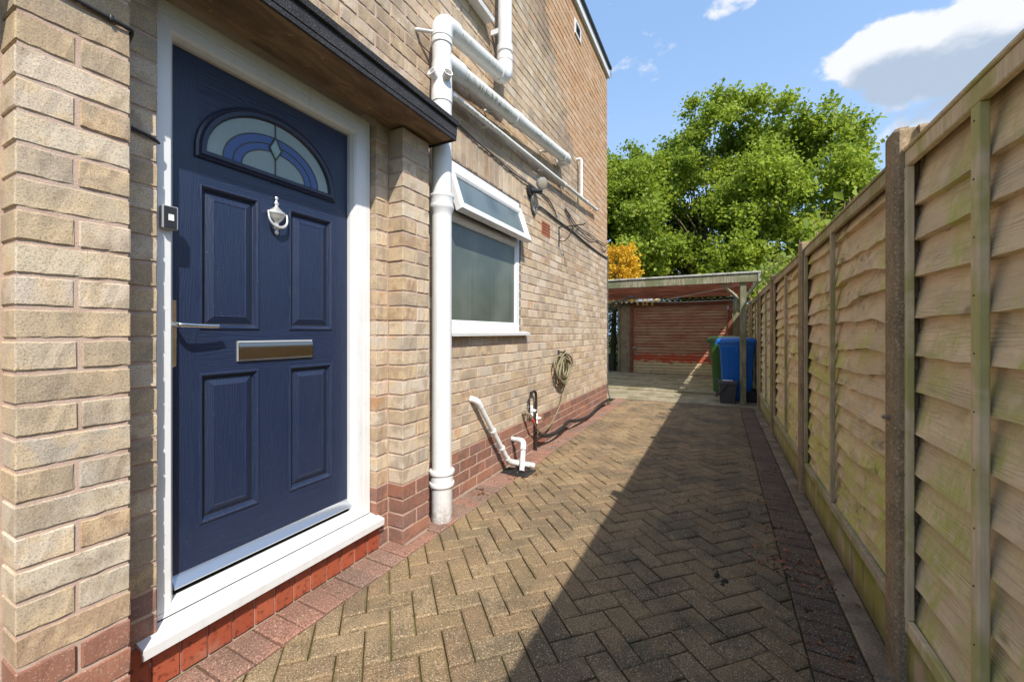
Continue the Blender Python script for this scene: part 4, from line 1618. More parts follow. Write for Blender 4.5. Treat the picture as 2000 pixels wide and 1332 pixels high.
cable.tube(smooth_path([(XW + 0.016, 4.66, 2.675), (XW + 0.016, 4.95, 2.55), (XW + 0.016, 5.3, 2.53), (XW + 0.016, 5.65, 2.52), (XW + 0.016, 6.1, 2.58), (XW + 0.016, 6.45, 2.50), (XW + 0.016, 6.7, 2.60)], 5), 0.006, 6)
tag(cable.build('wall_cable', GREYP, loc=(XW, 4.4, 2.5), smooth=60), 'dark cables drooping along the wall from canopy to far corner', 'cable')
cable = MB()
cable.tube(smooth_path([(XW + 0.006, 6.742, 2.44), (XW + 0.004, 6.748, 2.1), (XW + 0.002, 6.748, 1.6), (XW + 0.006, 6.748, 1.1), (XW + 0.003, 6.748, 0.6), (XW + 0.006, 6.748, 0.25), (XW + 0.05, 6.76, 0.02)], 5), 0.009, 7)
tag(cable.build('corner_cable', GREYP, loc=(XW, 6.74, 0.1), smooth=60), 'dark cable running straight down the far corner of the wall', 'cable')

cable = MB()
cz = lambda y: 2.087 + 0.004 * math.sin(y * 30)
cable.tube(smooth_path([(XP + 0.006, 0.30, 2.090), (XP + 0.006, 0.40, 2.088), (XP + 0.006, 0.47, 2.084), (XP + 0.006, 0.535, 2.082), (XP - 0.004, 0.553, 2.08), (XP - 0.05, 0.556, 2.06)], 4), 0.0055, 7)
cable.box(XP + 0.001, XP + 0.013, 0.498, 0.508, 2.074, 2.093, 0.002)
tag(cable.build('pier_cable', BLACKP, loc=(XP, 0.45, 2.08), smooth=60), 'black cable clipped across the top of the left door pier', 'cable')
cable = MB()
cable.tube(smooth_path([(XW + 0.006, 0.557, 1.838), (XW + 0.006, 0.60, 1.830), (XW + 0.006, 0.64, 1.822), (XW - 0.01, 0.662, 1.818)], 4), 0.0055, 7)
tag(cable.build('frame_cable', BLACKP, loc=(XW, 0.6, 1.83), smooth=60), 'short black cable entering the door frame above the doorbell', 'cable')

bell = thing('doorbell', 'black and silver doorbell with square white button on the left door jamb', 'doorbell', (-1.712, 0.70, 1.58))
m = MB()
m.box(-1.7125, -1.686, 0.676, 0.722, 1.538, 1.618, 0.003)
m.build('case', SILVERP, bell)
m = MB()
m.box(-1.6875, -1.6835, 0.679, 0.716, 1.541, 1.615, 0.0015)
m.build('face', BLACKP, bell)
m = MB()
m.box(-1.6845, -1.681, 0.691, 0.707, 1.566, 1.588, 0.001)
m.build('button', WHITEP, bell)

lamp = thing('security_light', 'round pale security lamp on a black arm above the terracotta vent', 'lamp', (XW, 3.7, 2.6))
m = MB()
m.tube([(XW, 3.60, 2.575), (XW + 0.03, 3.60, 2.575)], 0.055, 16)
m.tube([(XW + 0.02, 3.60, 2.575), (XW + 0.07, 3.66, 2.58), (XW + 0.09, 3.70, 2.595)], [0.03, 0.022, 0.026], 10)
m.build('base', BLACKP, lamp, smooth=45)
d = Vector((0.75, -0.35, -0.35)).normalized()
q = Matrix.Translation((XW + 0.10, 3.70, 2.665)) @ d.to_track_quat('Z', 'Y').to_matrix().to_4x4()
m = MB()
m.lathe([(0.02, -0.05), (0.045, -0.035), (0.058, -0.005), (0.060, 0.012), (0.055, 0.014)], q, 20)
m.build('head', SILVERP, lamp, smooth=40)
m = MB()
m.lathe([(0.052, 0.0125), (0.050, 0.018), (0.03, 0.022), (0.001, 0.024)], q, 20)
m.build('lens', Mat('pale_lens', (0.42, 0.38, 0.30), rough=0.25), lamp, smooth=40)

hang = thing('hanging_basket_bracket', 'scrolled black iron hanging basket bracket on the wall right of the terracotta vent', 'bracket', (XW, 4.42, 2.3))
m = MB()
BY = 4.44
m.box(XW, XW + 0.006, BY - 0.012, BY + 0.012, 2.19, 2.42)
m.tube([(XW, BY, 2.41), (XW + 0.30, BY, 2.41), (XW + 0.325, BY, 2.425)], 0.007, 8)
m.build('arm', IRON, hang)
m = MB()
sp = [(XW + 0.02 + 0.03 * math.sin(t), BY, 2.27 + 0.03 * math.cos(t) * (1 - t / 12)) for t in [k * 0.5 for k in range(10)]]
sp = smooth_path([(XW + 0.035, BY, 2.285), (XW + 0.012, BY, 2.295), (XW + 0.015, BY, 2.255), (XW + 0.07, BY, 2.245), (XW + 0.13, BY, 2.30), (XW + 0.17, BY, 2.38), (XW + 0.22, BY, 2.40), (XW + 0.235, BY, 2.36), (XW + 0.20, BY, 2.35)], 5)
m.tube(sp, 0.006, 8)
m.build('scroll', IRON, hang)

# ------------------------------------------------------------------ fence
XF = 0.53
PYS = [-0.02, 1.812, 3.618, 5.53, 7.37, 9.15, 10.95, 12.7]
fence = thing('fence', 'tall waney lap timber fence between concrete posts along the right of the drive', 'fence', (0.58, 4.5, 0))
for i, py in enumerate(PYS):
    if i == 0:
        continue
    m = MB()
    c = 0.012
    h = 1.875 if i == 1 else 1.85
    poly = [(XF, py + c), (XF + c, py), (XF + 0.036, py), (XF + 0.036, py + 0.018), (XF + 0.064, py + 0.018), (XF + 0.064, py), (XF + 0.1 - c, py), (XF + 0.1, py + c), (XF + 0.1, py + 0.1 - c), (XF + 0.1 - c, py + 0.1), (XF + 0.064, py + 0.1), (XF + 0.064, py + 0.082), (XF + 0.036, py + 0.082), (XF + 0.036, py + 0.1), (XF + c, py + 0.1), (XF, py + 0.1 - c)]
    cx, cy = XF + 0.05, py + 0.05
    n = len(poly)
    top_ = [(cx + (x - cx) * 0.90, cy + (y - cy) * 0.90) for x, y in poly]
    vs = [(x, y, -0.05) for x, y in poly] + [(x, y, h - 0.012) for x, y in poly] + [(x, y, h) for x, y in top_]
    fs = [(k, (k + 1) % n, n + (k + 1) % n, n + k) for k in range(n)] + [(n + k, n + (k + 1) % n, 2 * n + (k + 1) % n, 2 * n + k) for k in range(n)] + [tuple(range(2 * n, 3 * n))]
    m.add(vs, fs)
    m.build('post', POSTC, fence)
for i in range(len(PYS) - 1):
    ya, yb = PYS[i] + 0.086, PYS[i + 1] + 0.014
    m = MB()
    m.box(XF + 0.026 + 0.006, XF + 0.074, ya, yb, -0.05, 0.185 if i else 0.175, 0.004)
    m.build('gravel_board', GRAVELB, fence)
    new = i == 0
    zb, zt = (0.187 if i else 0.177), 1.795
    fx = XF + 0.026
    m = MB()
    bm_ = BATTEN_NEW if new else BATTEN_OLD
    m.box(fx, fx + 0.02, ya + 0.004, yb - 0.004, zt - 0.058, zt - 0.008, 0.003)
    panel = m.build('fence_panel', bm_, fence)
    m = MB()
    m.box(fx - 0.006, fx + 0.082, ya + 0.004, yb - 0.004, zt - 0.007, zt + 0.006, 0.003)
    m.build('capping', bm_, panel)
    m = MB()
    m.box(fx, fx + 0.02, ya + 0.004, yb - 0.004, zb, zb + 0.045, 0.003)
    m.build('bottom_rail', bm_, panel)
    inner = [ya + 0.004, yb - 0.030] + ([ya + 0.47, ya + 0.90, 1.375] if new else [(ya + yb) / 2 + (0.07 if i == 1 else 0.0) - 0.013])
    for yy in inner:
        m = MB()
        wd = 0.036 if (new and 1.3 < yy < 1.5) else 0.028
        m.box(fx - 0.002, fx + 0.0195, yy, yy + wd, zb + 0.046, zt - 0.059, 0.003)
        bat = m.build('batten', bm_, panel)
        if i < 2:
            m = MB()
            for q in range(11):
                zz = zb + 0.10 + q * 0.142
                if zz < zt - 0.08:
                    m.tube([(fx + 0.001, yy + wd * 0.5 + R.uniform(-0.004, 0.004), zz), (fx - 0.0036, yy + wd * 0.5, zz)], 0.0022, 6)
            tag(m.build('nail', IRON, bat), kind='stuff')
    # boards, each with its own waney lower edge
    z = zb + 0.03
    rb = random.Random(50 + i)
    lo = z
    hts = []
    while lo < zt - 0.05:
        e = rb.uniform(0.118, 0.142) if new else rb.uniform(0.080, 0.118)
        if not new and lo > zt - 0.45:
            e *= 1.3
        hts.append((lo, e))
        lo += e
    for (lo, e) in hts:
        m = MB()
        n = 26 if i < 3 else 12
        amp = 0.004 if new else rb.uniform(0.008, 0.022)
        ph = [rb.uniform(0, 6.28) for _ in range(5)]
        fr_ = [rb.uniform(1.0, 2.6), rb.uniform(3, 6), rb.uniform(8, 14), rb.uniform(20, 30)]
        dip = rb.uniform(ya, yb)
        dw = rb.uniform(0.03, 0.07)
        dd = rb.uniform(0.0, 0.022) if not new else 0
        vs, lap = [], []
        top_z = min(lo + e + 0.045, zt - 0.0072)
        for k in range(n + 1):
            yy = ya + 0.006 + (yb - ya - 0.012) * k / n
            wv = amp * (math.sin(yy * fr_[0] + ph[0]) + 0.55 * math.sin(yy * fr_[1] + ph[1]) + 0.3 * math.sin(yy * fr_[2] + ph[2])) + (0.0016 if new else 0.0025) * math.sin(yy * fr_[3] * 2 + ph[3]) - dd * math.exp(-((yy - dip) / dw) ** 2)
            zl = lo - 0.004 + wv
            xo = (0.0012 if new else 0.0035) * math.sin(yy * 3 + ph[4])
            x_lo, x_hi = fx + 0.0205 + xo, fx + 0.0585 + xo * 0.5
            vs += [(x_lo, yy, zl), (x_hi - 0.002, yy, top_z), (x_hi + 0.005, yy, top_z), (x_lo + 0.029, yy, zl - 0.003), ((x_lo + x_hi) / 2 - 0.0005, yy, (zl + top_z) / 2)]
            lap += [0.0, 1.0, 1.0, 0.0, 0.5]
        fs = []
        for k in range(n):
            a, b = k * 5, (k + 1) * 5
            fs += [(a, b, b + 4, a + 4), (a + 4, b + 4, b + 1, a + 1), (a + 1, b + 1, b + 2, a + 2), (a + 2, b + 2, b + 3, a + 3), (a + 3, b + 3, b, a)]
        m.add(vs, fs, lap=lap)
        o = m.build('board', WOOD_NEW if new else WOOD_OLD, panel, smooth=40)
m = MB()
m.tube([(XF - 0.001, 1.863, 0.885), (XF - 0.014, 1.861, 0.885)], 0.010, 10)
m.tube([(XF - 0.012, 1.861, 0.885), (XF - 0.022, 1.860, 0.885)], 0.0065, 6)
m.build('bolt', BRASS, fence)

# ------------------------------------------------------------------ garage
REDW = Mat('red_stained_timber', rough=0.75, spec=0.25)
nt = REDW.nt
c = ramp(nt, noise(nt, vmul(nt, REDW.pos, (0.8, 8, 8)), 2.2, 5, 0.65), [(0.32, (0.10, 0.045, 0.032)), (0.48, (0.27, 0.085, 0.052)), (0.66, (0.36, 0.16, 0.105))])
c = mixc(nt, mth(nt, 'MULTIPLY', REDW.tone(), 0.6), c, (0.10, 0.04, 0.03))
REDW.set('Base Color', c)
REDW.set('Normal', bump(nt, noise(nt, vmul(nt, REDW.pos, (4, 40, 40)), 2, 4), 0.4, 0.004))
GDOOR = Mat('faded_red_garage_door', rough=0.6, spec=0.35)
nt = GDOOR.nt
x, y, z = GDOOR.sep()
t = GDOOR.tone()
c = ramp(nt, noise(nt, vmul(nt, GDOOR.pos, (1.1, 1, 3.5)), 1.7, 5, 0.65), [(0.3, (0.33, 0.115, 0.075)), (0.44, (0.36, 0.17, 0.115)), (0.58, (0.42, 0.26, 0.18)), (0.74, (0.46, 0.34, 0.22))])
c = mixc(nt, mth(nt, 'MULTIPLY', t, 0.3), c, (0.32, 0.16, 0.10))
bare = mth(nt, 'ADD', z, mth(nt, 'MULTIPLY', mth(nt, 'SUBTRACT', noise(nt, vmul(nt, GDOOR.pos, (2.2, 1, 5)), 2.6, 6, 0.7), 0.5), 0.7))
c = mixc(nt, sstep(nt, bare, 0.62, 0.5), c, (0.48, 0.09, 0.045))
c = mixc(nt, sstep(nt, bare, 0.40, 0.33), c, (0.56, 0.45, 0.28))
rs = noise(nt, GDOOR.pos, 9, 5, 0.7)
c = mixc(nt, mth(nt, 'MULTIPLY', sstep(nt, rs, 0.58, 0.7), 0.5), c, (0.10, 0.055, 0.035))
GDOOR.set('Base Color', c)
GDOOR.set('Normal', bump(nt, noise(nt, GDOOR.pos, 40, 3), 0.15, 0.003))

garage = thing('garage', 'pebbledash garage with a faded red ribbed up-and-over door', 'garage', (-1.0, 12.0, 0.03))
GY = 12.0
m = MB()
m.box(-2.60, -2.31, GY, GY + 0.12, 0.0, 2.04, 0.006)
m.box(0.30, 0.62, GY, GY + 0.12, 0.0, 2.04, 0.006)
m.box(-2.60, -2.48, GY + 0.125, GY + 4.8, 0.0, 2.04)
m.box(0.50, 0.62, GY + 0.125, GY + 4.8, 0.0, 2.04)
m.box(-2.60, 0.62, GY + 4.81, GY + 4.9, 0.0, 2.04)
m.build('garage_wall', RENDER, garage)
for xx in (-2.66, -2.50):
    pass
m = MB()
m.box(-2.66, -2.604, GY - 0.03, GY + 0.08, 0.0, 2.02, 0.006)
m.build('corner_post', CARWOOD, garage)
m = MB()
m.box(-2.308, -2.225, GY - 0.025, GY + 0.08, 0.0, 2.05, 0.004)
m.box(0.205, 0.296, GY - 0.025, GY + 0.08, 0.0, 2.05, 0.004)
m.box(-2.223, 0.203, GY - 0.02, GY + 0.08, 1.93, 2.05, 0.004)
m.build('door_frame', REDW, garage)
m = MB()
m.box(-2.22, 0.20, GY + 0.04, GY + 0.06, 0.04, 1.928)
m.sweep((-2.22, 0.20, 0.04, 1.925), [(0, 0.0), (0, 0.016), (0.05, 0.016), (0.052, 0.0)], M=Matrix(((0, 1, 0, 0), (-1, 0, 0, GY + 0.04), (0, 0, 1, 0), (0, 0, 0, 1))))
gdoor = m.build('garage_door', GDOOR, garage)
ns = 21
hh = (1.925 - 0.092 - 0.05) / ns
for k in range(ns):
    z = 0.092 + k * hh
    m = MB()
    yb = GY + 0.038
    m.prism([(yb, z + 0.004), (yb - 0.020, z + 0.012), (yb - 0.024, z + hh * 0.45), (yb - 0.020, z + hh * 0.78), (yb - 0.002, z + hh * 0.93), (yb, z + hh)], -2.166, 0.146, lambda a, b, d: (d, a, b))
    m.build('slat', GDOOR, gdoor, smooth=30)
m = MB()
m.box(-2.20, -2.15, GY - 0.005, GY + 0.02, 0.72, 0.78, 0.004)
m.tube([(-2.24, GY - 0.03, 0.75), (-2.13, GY - 0.03, 0.75)], 0.018, 8)
m.build('garage_handle', SILVERP, gdoor)
# corrugated roof of the garage
m = MB()
nx = 90
vs = []
for k in range(nx + 1):
    x = -2.75 + 3.5 * k / nx
    zz = 2.045 + 0.028 * math.sin(x * 2 * math.pi / 0.146) + (x + 2.75) * 0.012
    vs += [(x, GY - 0.22, zz), (x, GY + 4.95, zz + 0.12), (x, GY - 0.22, zz - 0.008), (x, GY + 4.95, zz + 0.112)]
fs = []
for k in range(nx):
    a, b = 4 * k, 4 * k + 4
    fs += [(a, b, b + 1, a + 1), (a + 2, a + 3, b + 3, b + 2), (a, a + 2, b + 2, b)]
m.add(vs, fs)
m.build('corrugated_roof', pebble('cement_sheet', (0.22, 0.19, 0.14), speck=0.4, scale=80, stain=(0.07, 0.065, 0.04)), garage, smooth=60)

# ------------------------------------------------------------------ lean-to carport
carport = thing('carport', 'weathered timber carport with a red boarded ceiling in front of the garage', 'carport', (-1.0, 9.6, 0))
CYF = 7.63
m = MB()
m.box(-3.4, 0.555, CYF, CYF + 0.035, 2.012, 2.150, 0.004)
m.build('fascia', CARWOOD, carport)
PALE = pebble('pale_flashing', (0.50, 0.50, 0.46), speck=0.3, scale=60, stain=(0.25, 0.25, 0.17), stain_scale=5)
m = MB()
m.box(-3.4, 0.60, CYF - 0.02, CYF + 0.06, 2.152, 2.182, 0.004)
m.build('top_trim', PALE, carport)
m = MB()
m.box(0.556, 0.595, CYF - 0.012, 11.72, 2.01, 2.150, 0.004)
m.build('side_fascia', PALE, carport)
SHEET = Mat('dirty_translucent_sheet', (0.55, 0.53, 0.46), rough=0.5)
tr = new_node(SHEET.nt, 'ShaderNodeBsdfTranslucent')
setin(SHEET.nt, tr.inputs[0], ramp(SHEET.nt, noise(SHEET.nt, SHEET.pos, 2.6, 5, 0.65), [(0.35, (0.30, 0.26, 0.19)), (0.65, (0.86, 0.82, 0.72))]))
mx = new_node(SHEET.nt, 'ShaderNodeMixShader')
mx.inputs[0].default_value = 0.6
SHEET.nt.links.new(SHEET.b.outputs[0], mx.inputs[1])
SHEET.nt.links.new(tr.outputs[0], mx.inputs[2])
SHEET.nt.links.new(mx.outputs[0], SHEET.nt.nodes['Material Output'].inputs[0])
m = MB()
m.add([(-3.4, CYF + 0.061, 2.150), (0.58, CYF + 0.061, 2.150), (0.58, 11.74, 2.150), (-3.4, 11.74, 2.150)], [(0, 1, 2, 3)])
m.build('roof_sheet', SHEET, carport)
y = CYF + 0.50
while y < 11.3:
    m = MB()
    m.box(-3.38, 0.552, y, y + 0.04, 2.148 - R.uniform(0.066, 0.092), 2.147, 0.003)
    m.build('ceiling_board', REDW, carport)
    y += 0.60
for xx in (-2.9, -2.1, -1.3, -0.55, 0.15):
    m = MB()
    m.box(xx, xx + 0.045, CYF + 0.04, CYF + 0.40, 2.030, 2.1, 0.003)
    m.build('rafter_end', CARWOOD, carport)
m = MB()
m.box(0.305, 0.395, CYF + 0.036, CYF + 0.126, -0.02, 2.11, 0.005)
m.build('post', CARWOOD, carport)
m = MB()
m.box(0.305, 0.395, 11.5, 11.59, 0.0, 2.025, 0.005)
m.build('post', CARWOOD, carport)
m = MB()
m.tube([(0.33, CYF + 0.08, 1.70), (0.02, CYF + 0.08, 2.03)], 0.028, 4)
m.build('brace', CARWOOD, carport)
m = MB()
m.tube([(0.35, CYF + 0.12, 1.62), (0.35, CYF + 0.55, 2.03)], 0.03, 4)
m.build('brace', CARWOOD, carport)

line = MB()
line.tube(smooth_path([(0.31, 8.0, 2.0), (-0.45, 8.1, 1.88), (-1.0, 8.2, 1.80), (-1.45, 8.25, 1.795), (-2.15, 8.35, 1.83), (-3.2, 8.5, 1.95)], 6), 0.006, 6)
line.tube(smooth_path([(0.30, 8.1, 1.76), (-0.3, 8.15, 1.755), (-0.9, 8.2, 1.762), (-1.5, 8.25, 1.80), (-2.2, 8.35, 1.85), (-3.2, 8.5, 1.98)], 6), 0.007, 6)
tag(line.build('washing_line', Mat('pale_cord', (0.42, 0.42, 0.40), rough=0.7), loc=(-1.2, 8.2, 1.8)), 'pale washing line sagging under the carport roof', 'washing line')
YEL = Mat('yellow_plastic', (0.62, 0.42, 0.05), rough=0.5)
BLUEPL = Mat('pale_blue_plastic', (0.10, 0.22, 0.42), rough=0.5)


def peg(x, y, z, m_, label, group, rot=0.0):
    m = MB()
    m.prism([(-0.016, -0.075), (-0.008, -0.075), (-0.002, 0.0), (-0.008, 0.03), (-0.016, 0.03), (-0.010, 0.0)], -0.008, 0.008, lambda a, b, d: (a, d, b))
    m.prism([(0.016, -0.075), (0.008, -0.075), (0.002, 0.0), (0.008, 0.03), (0.016, 0.03), (0.010, 0.0)], -0.008, 0.008, lambda a, b, d: (a, d, b))
    o = m.build('clothes_peg', m_)
    o.location = (x, y, z)
    o.rotation_euler = (0, rot, 0)
    tag(o, label, 'peg', group)


G = 'clothes pegs on the washing line'
peg(-1.435, 8.25, 1.795, YEL, 'leftmost of the four yellow pegs on the washing line', G, 0.1)
peg(-1.335, 8.24, 1.792, YEL, 'second yellow peg from the left on the washing line', G, -0.06)
peg(-1.265, 8.23, 1.790, YEL, 'third yellow peg from the left on the washing line', G, 0.08)
peg(-1.165, 8.22, 1.785, YEL, 'rightmost of the four yellow pegs on the washing line', G, -0.1)
peg(-0.70, 8.15, 1.845, BLUEPL, 'pale blue peg midway along the washing line', G, 0.35)
peg(0.235, 8.1, 1.775, BLUEPL, 'blue peg at the post end of the washing line', G, 0.1)
tang = MB()
rg3 = random.Random(9)
for k in range(5):
    pts = [(-2.55 + 0.16 * j + rg3.uniform(-0.05, 0.05), 8.3 + rg3.uniform(-0.06, 0.06), 1.80 - 0.10 * math.sin(math.pi * (j - 1) / 4) * rg3.uniform(0.3, 1.5) + rg3.uniform(-0.03, 0.05)) for j in range(8)]
    tang.tube(smooth_path(pts, 4), 0.008, 6)
tag(tang.build('cable_tangle', GREYP, loc=(-2.0, 8.3, 1.8)), 'tangle of grey cable bunched on the washing line at its left end', 'cable')

# ------------------------------------------------------------------ bins
def rrect(cx, cy, hx, hy, r, n=4):
    out = []
    for (sx, sy, a0) in ((1, 1, 0), (-1, 1, 90), (-1, -1, 180), (1, -1, 270)):
        for k in range(n + 1):
            a = math.radians(a0 + 90 * k / n)
            out.append((cx + sx * (hx - r) + r * math.cos(a), cy + sy * (hy - r) + r * math.sin(a)))
    return out


def loft(mb, rings, cap0=True, cap1=True):
    n = len(rings[0])
    vs = [v for r in rings for v in r]
    fs = []
    for i in range(len(rings) - 1):
        for k in range(n):
            k2 = (k + 1) % n
            fs.append((i * n + k, i * n + k2, (i + 1) * n + k2, (i + 1) * n + k))
    if cap0:
        fs.append(tuple(range(n))[::-1])
    if cap1:
        fs.append(tuple(range((len(rings) - 1) * n, len(rings) * n)))
    mb.add(vs, fs)


def wheelie(name, label, x0, y0, z0, m_, lid_m, H=1.0, D=0.60, Wd=0.56):
    """front of the bin faces -X, wheels at +X"""
    cx, cy = x0 + D / 2, y0 + Wd / 2
    b = thing(name, label, 'wheelie bin', (cx, cy, z0), 'wheelie bins by the garage')
    R_ = lambda hx, hy, z, dx=0.0, r=0.04: [(x, y, z0 + z) for x, y in rrect(cx + dx, cy, hx, hy, r)]
    m = MB()
    loft(m, [R_(D * 0.36, Wd * 0.38, 0.03, 0.01), R_(D * 0.37, Wd * 0.385, 0.10, 0.01), R_(D * 0.44, Wd * 0.455, H - 0.14), R_(D * 0.46, Wd * 0.47, H - 0.12), R_(D * 0.455, Wd * 0.465, H - 0.06), R_(D * 0.49, Wd * 0.495, H - 0.055), R_(D * 0.49, Wd * 0.495, H - 0.02)])
    m.box(cx - 0.02, cx + 0.02, cy - Wd * 0.475, cy - Wd * 0.455, z0 + H - 0.20, z0 + H - 0.12)
    m.build('body', m_, b, smooth=35)
    for xx in (-0.16, 0.16):
        m = MB()
        m.tube([(cx + xx * D * 1.25, cy - Wd * 0.389, z0 + 0.12), (cx + xx * D * 1.5, cy - Wd * 0.452, z0 + H - 0.16)], 0.010, 6)
        m.build('rib', m_, b, smooth=50)
    m = MB()
    loft(m, [R_(D * 0.51, Wd * 0.51, H - 0.035, -0.01), R_(D * 0.515, Wd * 0.515, H - 0.005, -0.01), R_(D * 0.49, Wd * 0.49, H + 0.02, -0.005), R_(D * 0.42, Wd * 0.42, H + 0.045, 0.0, 0.05), R_(D * 0.30, Wd * 0.32, H + 0.055, 0.0, 0.05)])
    m.box(cx - D * 0.54, cx - D * 0.49, cy - Wd * 0.50, cy - Wd * 0.28, z0 + H - 0.075, z0 + H - 0.01, 0.006)
    m.box(cx - D * 0.54, cx - D * 0.49, cy + Wd * 0.28, cy + Wd * 0.50, z0 + H - 0.075, z0 + H - 0.01, 0.006)
    m.build('lid', lid_m, b, smooth=35)
    m = MB()
    m.tube([(cx + D * 0.50, cy - Wd * 0.42, z0 + H - 0.02), (cx + D * 0.57, cy - Wd * 0.42, z0 + H - 0.01), (cx + D * 0.57, cy + Wd * 0.42, z0 + H - 0.01), (cx + D * 0.50, cy + Wd * 0.42, z0 + H - 0.02)], 0.016, 8)
    m.build('handle', m_, b, smooth=50)
    for sy in (-1, 1):
        m = MB()
        q = Matrix.Translation((cx + D * 0.36, cy + sy * Wd * 0.44, z0 + 0.10)) @ Matrix.Rotation(math.pi / 2, 4, 'X')
        m.lathe([(0.045, -0.028), (0.095, -0.026), (0.100, -0.016), (0.100, 0.016), (0.095, 0.026), (0.045, 0.028)], q, 20)
        m.build('wheel', RUBBER, b, smooth=40)


def plastic(name, c, r=0.38):
    M = Mat(name, c, rough=r)
    n = noise(M.nt, M.pos, 6, 5, 0.65)
    M.set('Base Color', mixc(M.nt, mth(M.nt, 'MULTIPLY', sstep(M.nt, n, 0.5, 0.75), 0.35), c, tuple(k * 0.55 + 0.03 for k in c)))
    M.set('Normal', bump(M.nt, noise(M.nt, M.pos, 150, 2), 0.08, 0.002))
    return M


BLUEB = plastic('blue_bin_plastic', (0.004, 0.125, 0.50))
GREENB = plastic('green_bin_plastic', (0.055, 0.15, 0.03))
DGREY = plastic('dark_grey_plastic', (0.06, 0.063, 0.07))
wheelie('blue_bin', 'bright blue wheelie bin with closed lid beside the carport post', -0.035, 7.87, 0.002, BLUEB, BLUEB, 1.045, 0.60)
wheelie('green_bin', 'green wheelie bin standing behind the blue bin', -0.20, 8.72, 0.03, GREENB, GREENB, 1.03, 0.60)

caddy = thing('food_caddy', 'small dark grey food waste caddy in front of the blue bin', 'caddy', (0.12, 7.72, 0.002))
m = MB()
R_ = lambda hx, hy, z: [(x, y, z + 0.002) for x, y in rrect(0.125, 7.72, hx, hy, 0.025)]
loft(m, [R_(0.115, 0.095, 0.0), R_(0.118, 0.098, 0.012), R_(0.135, 0.112, 0.30), R_(0.145, 0.122, 0.305), R_(0.147, 0.124, 0.34)])
m.build('body', DGREY, caddy, smooth=35)
m = MB()
loft(m, [R_(0.150, 0.127, 0.335), R_(0.150, 0.127, 0.362), R_(0.138, 0.116, 0.372)])
m.box(-0.055, -0.026, 7.66, 7.78, 0.362, 0.40, 0.005)
m.build('lid', DGREY, caddy, smooth=35)
m = MB()
m.tube(smooth_path([(0.125, 7.59, 0.335), (0.05, 7.575, 0.235), (-0.035, 7.57, 0.135), (-0.05, 7.60, 0.12), (-0.05, 7.84, 0.12), (-0.035, 7.87, 0.135), (0.05, 7.865, 0.235), (0.125, 7.85, 0.335)], 4), 0.012, 8)
m.build('handle', BLACKP, caddy, smooth=50)
m = MB()
m.box(0.05, 0.20, 7.68, 7.80, 0.3745, 0.379, 0.002)
m.build('lid_label', WHITEP, caddy)

# ------------------------------------------------------------------ plants
def leaf_mat(name, c_lo, c_hi, trans=0.35, rough=0.55):
    M = Mat(name, rough=rough, spec=0.35)
    nt = M.nt
    t = M.attr('tone')
    n = noise(nt, M.pos, 0.8, 2)
    c = mixc(nt, t, c_lo, c_hi)
    c = mixc(nt, mth(nt, 'MULTIPLY', sstep(nt, n, 0.4, 0.7), 0.35), c, c_hi)
    M.set('Base Color', c)
    tr = new_node(nt, 'ShaderNodeBsdfTranslucent')
    setin(nt, tr.inputs[0], mixc(nt, 0.5, c, c_hi))
    mx = new_node(nt, 'ShaderNodeMixShader')
    mx.inputs[0].default_value = trans
    out = nt.nodes['Material Output']
    nt.links.new(M.b.outputs[0], mx.inputs[1])
    nt.links.new(tr.outputs[0], mx.inputs[2])
    nt.links.new(mx.outputs[0], out.inputs[0])
    return M


def leaf_cloud(name, centres, size, mat_, parent, aspect=0.55, up=0.35, rng=NR, tone=None):
    """many folded leaf faces; centres Nx3"""
    n = len(centres)
    d = rng.normal(size=(n, 3))
    d /= np.linalg.norm(d, axis=1)[:, None]
    nrm = rng.normal(size=(n, 3)) + np.array([0.25, -0.3, up * 2])
    nrm -= d * (nrm * d).sum(1)[:, None]
    nrm /= np.linalg.norm(nrm, axis=1)[:, None]
    s = np.cross(d, nrm)
    L = size * rng.uniform(0.6, 1.25, (n, 1))
    Wd = L * aspect
    c = np.asarray(centres)
    a = c - d * L * 0.5
    b = c + s * Wd * 0.5 + nrm * L * 0.06 - d * L * 0.05
    t = c + d * L * 0.5 - nrm * L * 0.12
    e = c - s * Wd * 0.5 + nrm * L * 0.06 - d * L * 0.05
    V = np.stack([a, b, t, e], 1).reshape(-1, 3) - np.array(ORG[parent])
    me = bpy.data.meshes.new(name)
    me.vertices.add(4 * n)
    me.vertices.foreach_set('co', V.ravel())
    idx = np.arange(n) * 4
    tri = np.stack([idx, idx + 1, idx + 2, idx, idx + 2, idx + 3], 1).reshape(-1)
    me.loops.add(6 * n)
    me.loops.foreach_set('vertex_index', tri.astype(np.int32))
    me.polygons.add(2 * n)
    me.polygons.foreach_set('loop_start', (np.arange(2 * n) * 3).astype(np.int32))
    me.polygons.foreach_set('loop_total', np.full(2 * n, 3, np.int32))
    tn = rng.uniform(0, 1, n) if tone is None else tone
    at = me.attributes.new('tone', 'FLOAT', 'FACE')
    at.data.foreach_set('value', np.repeat(tn, 2).astype(np.float32))
    me.materials.append(mat_.m)
    me.update()
    me.validate()
    o = bpy.data.objects.new(name, me)
    col.objects.link(o)
    o.parent = parent
    ORG[o] = ORG[parent]
    return o


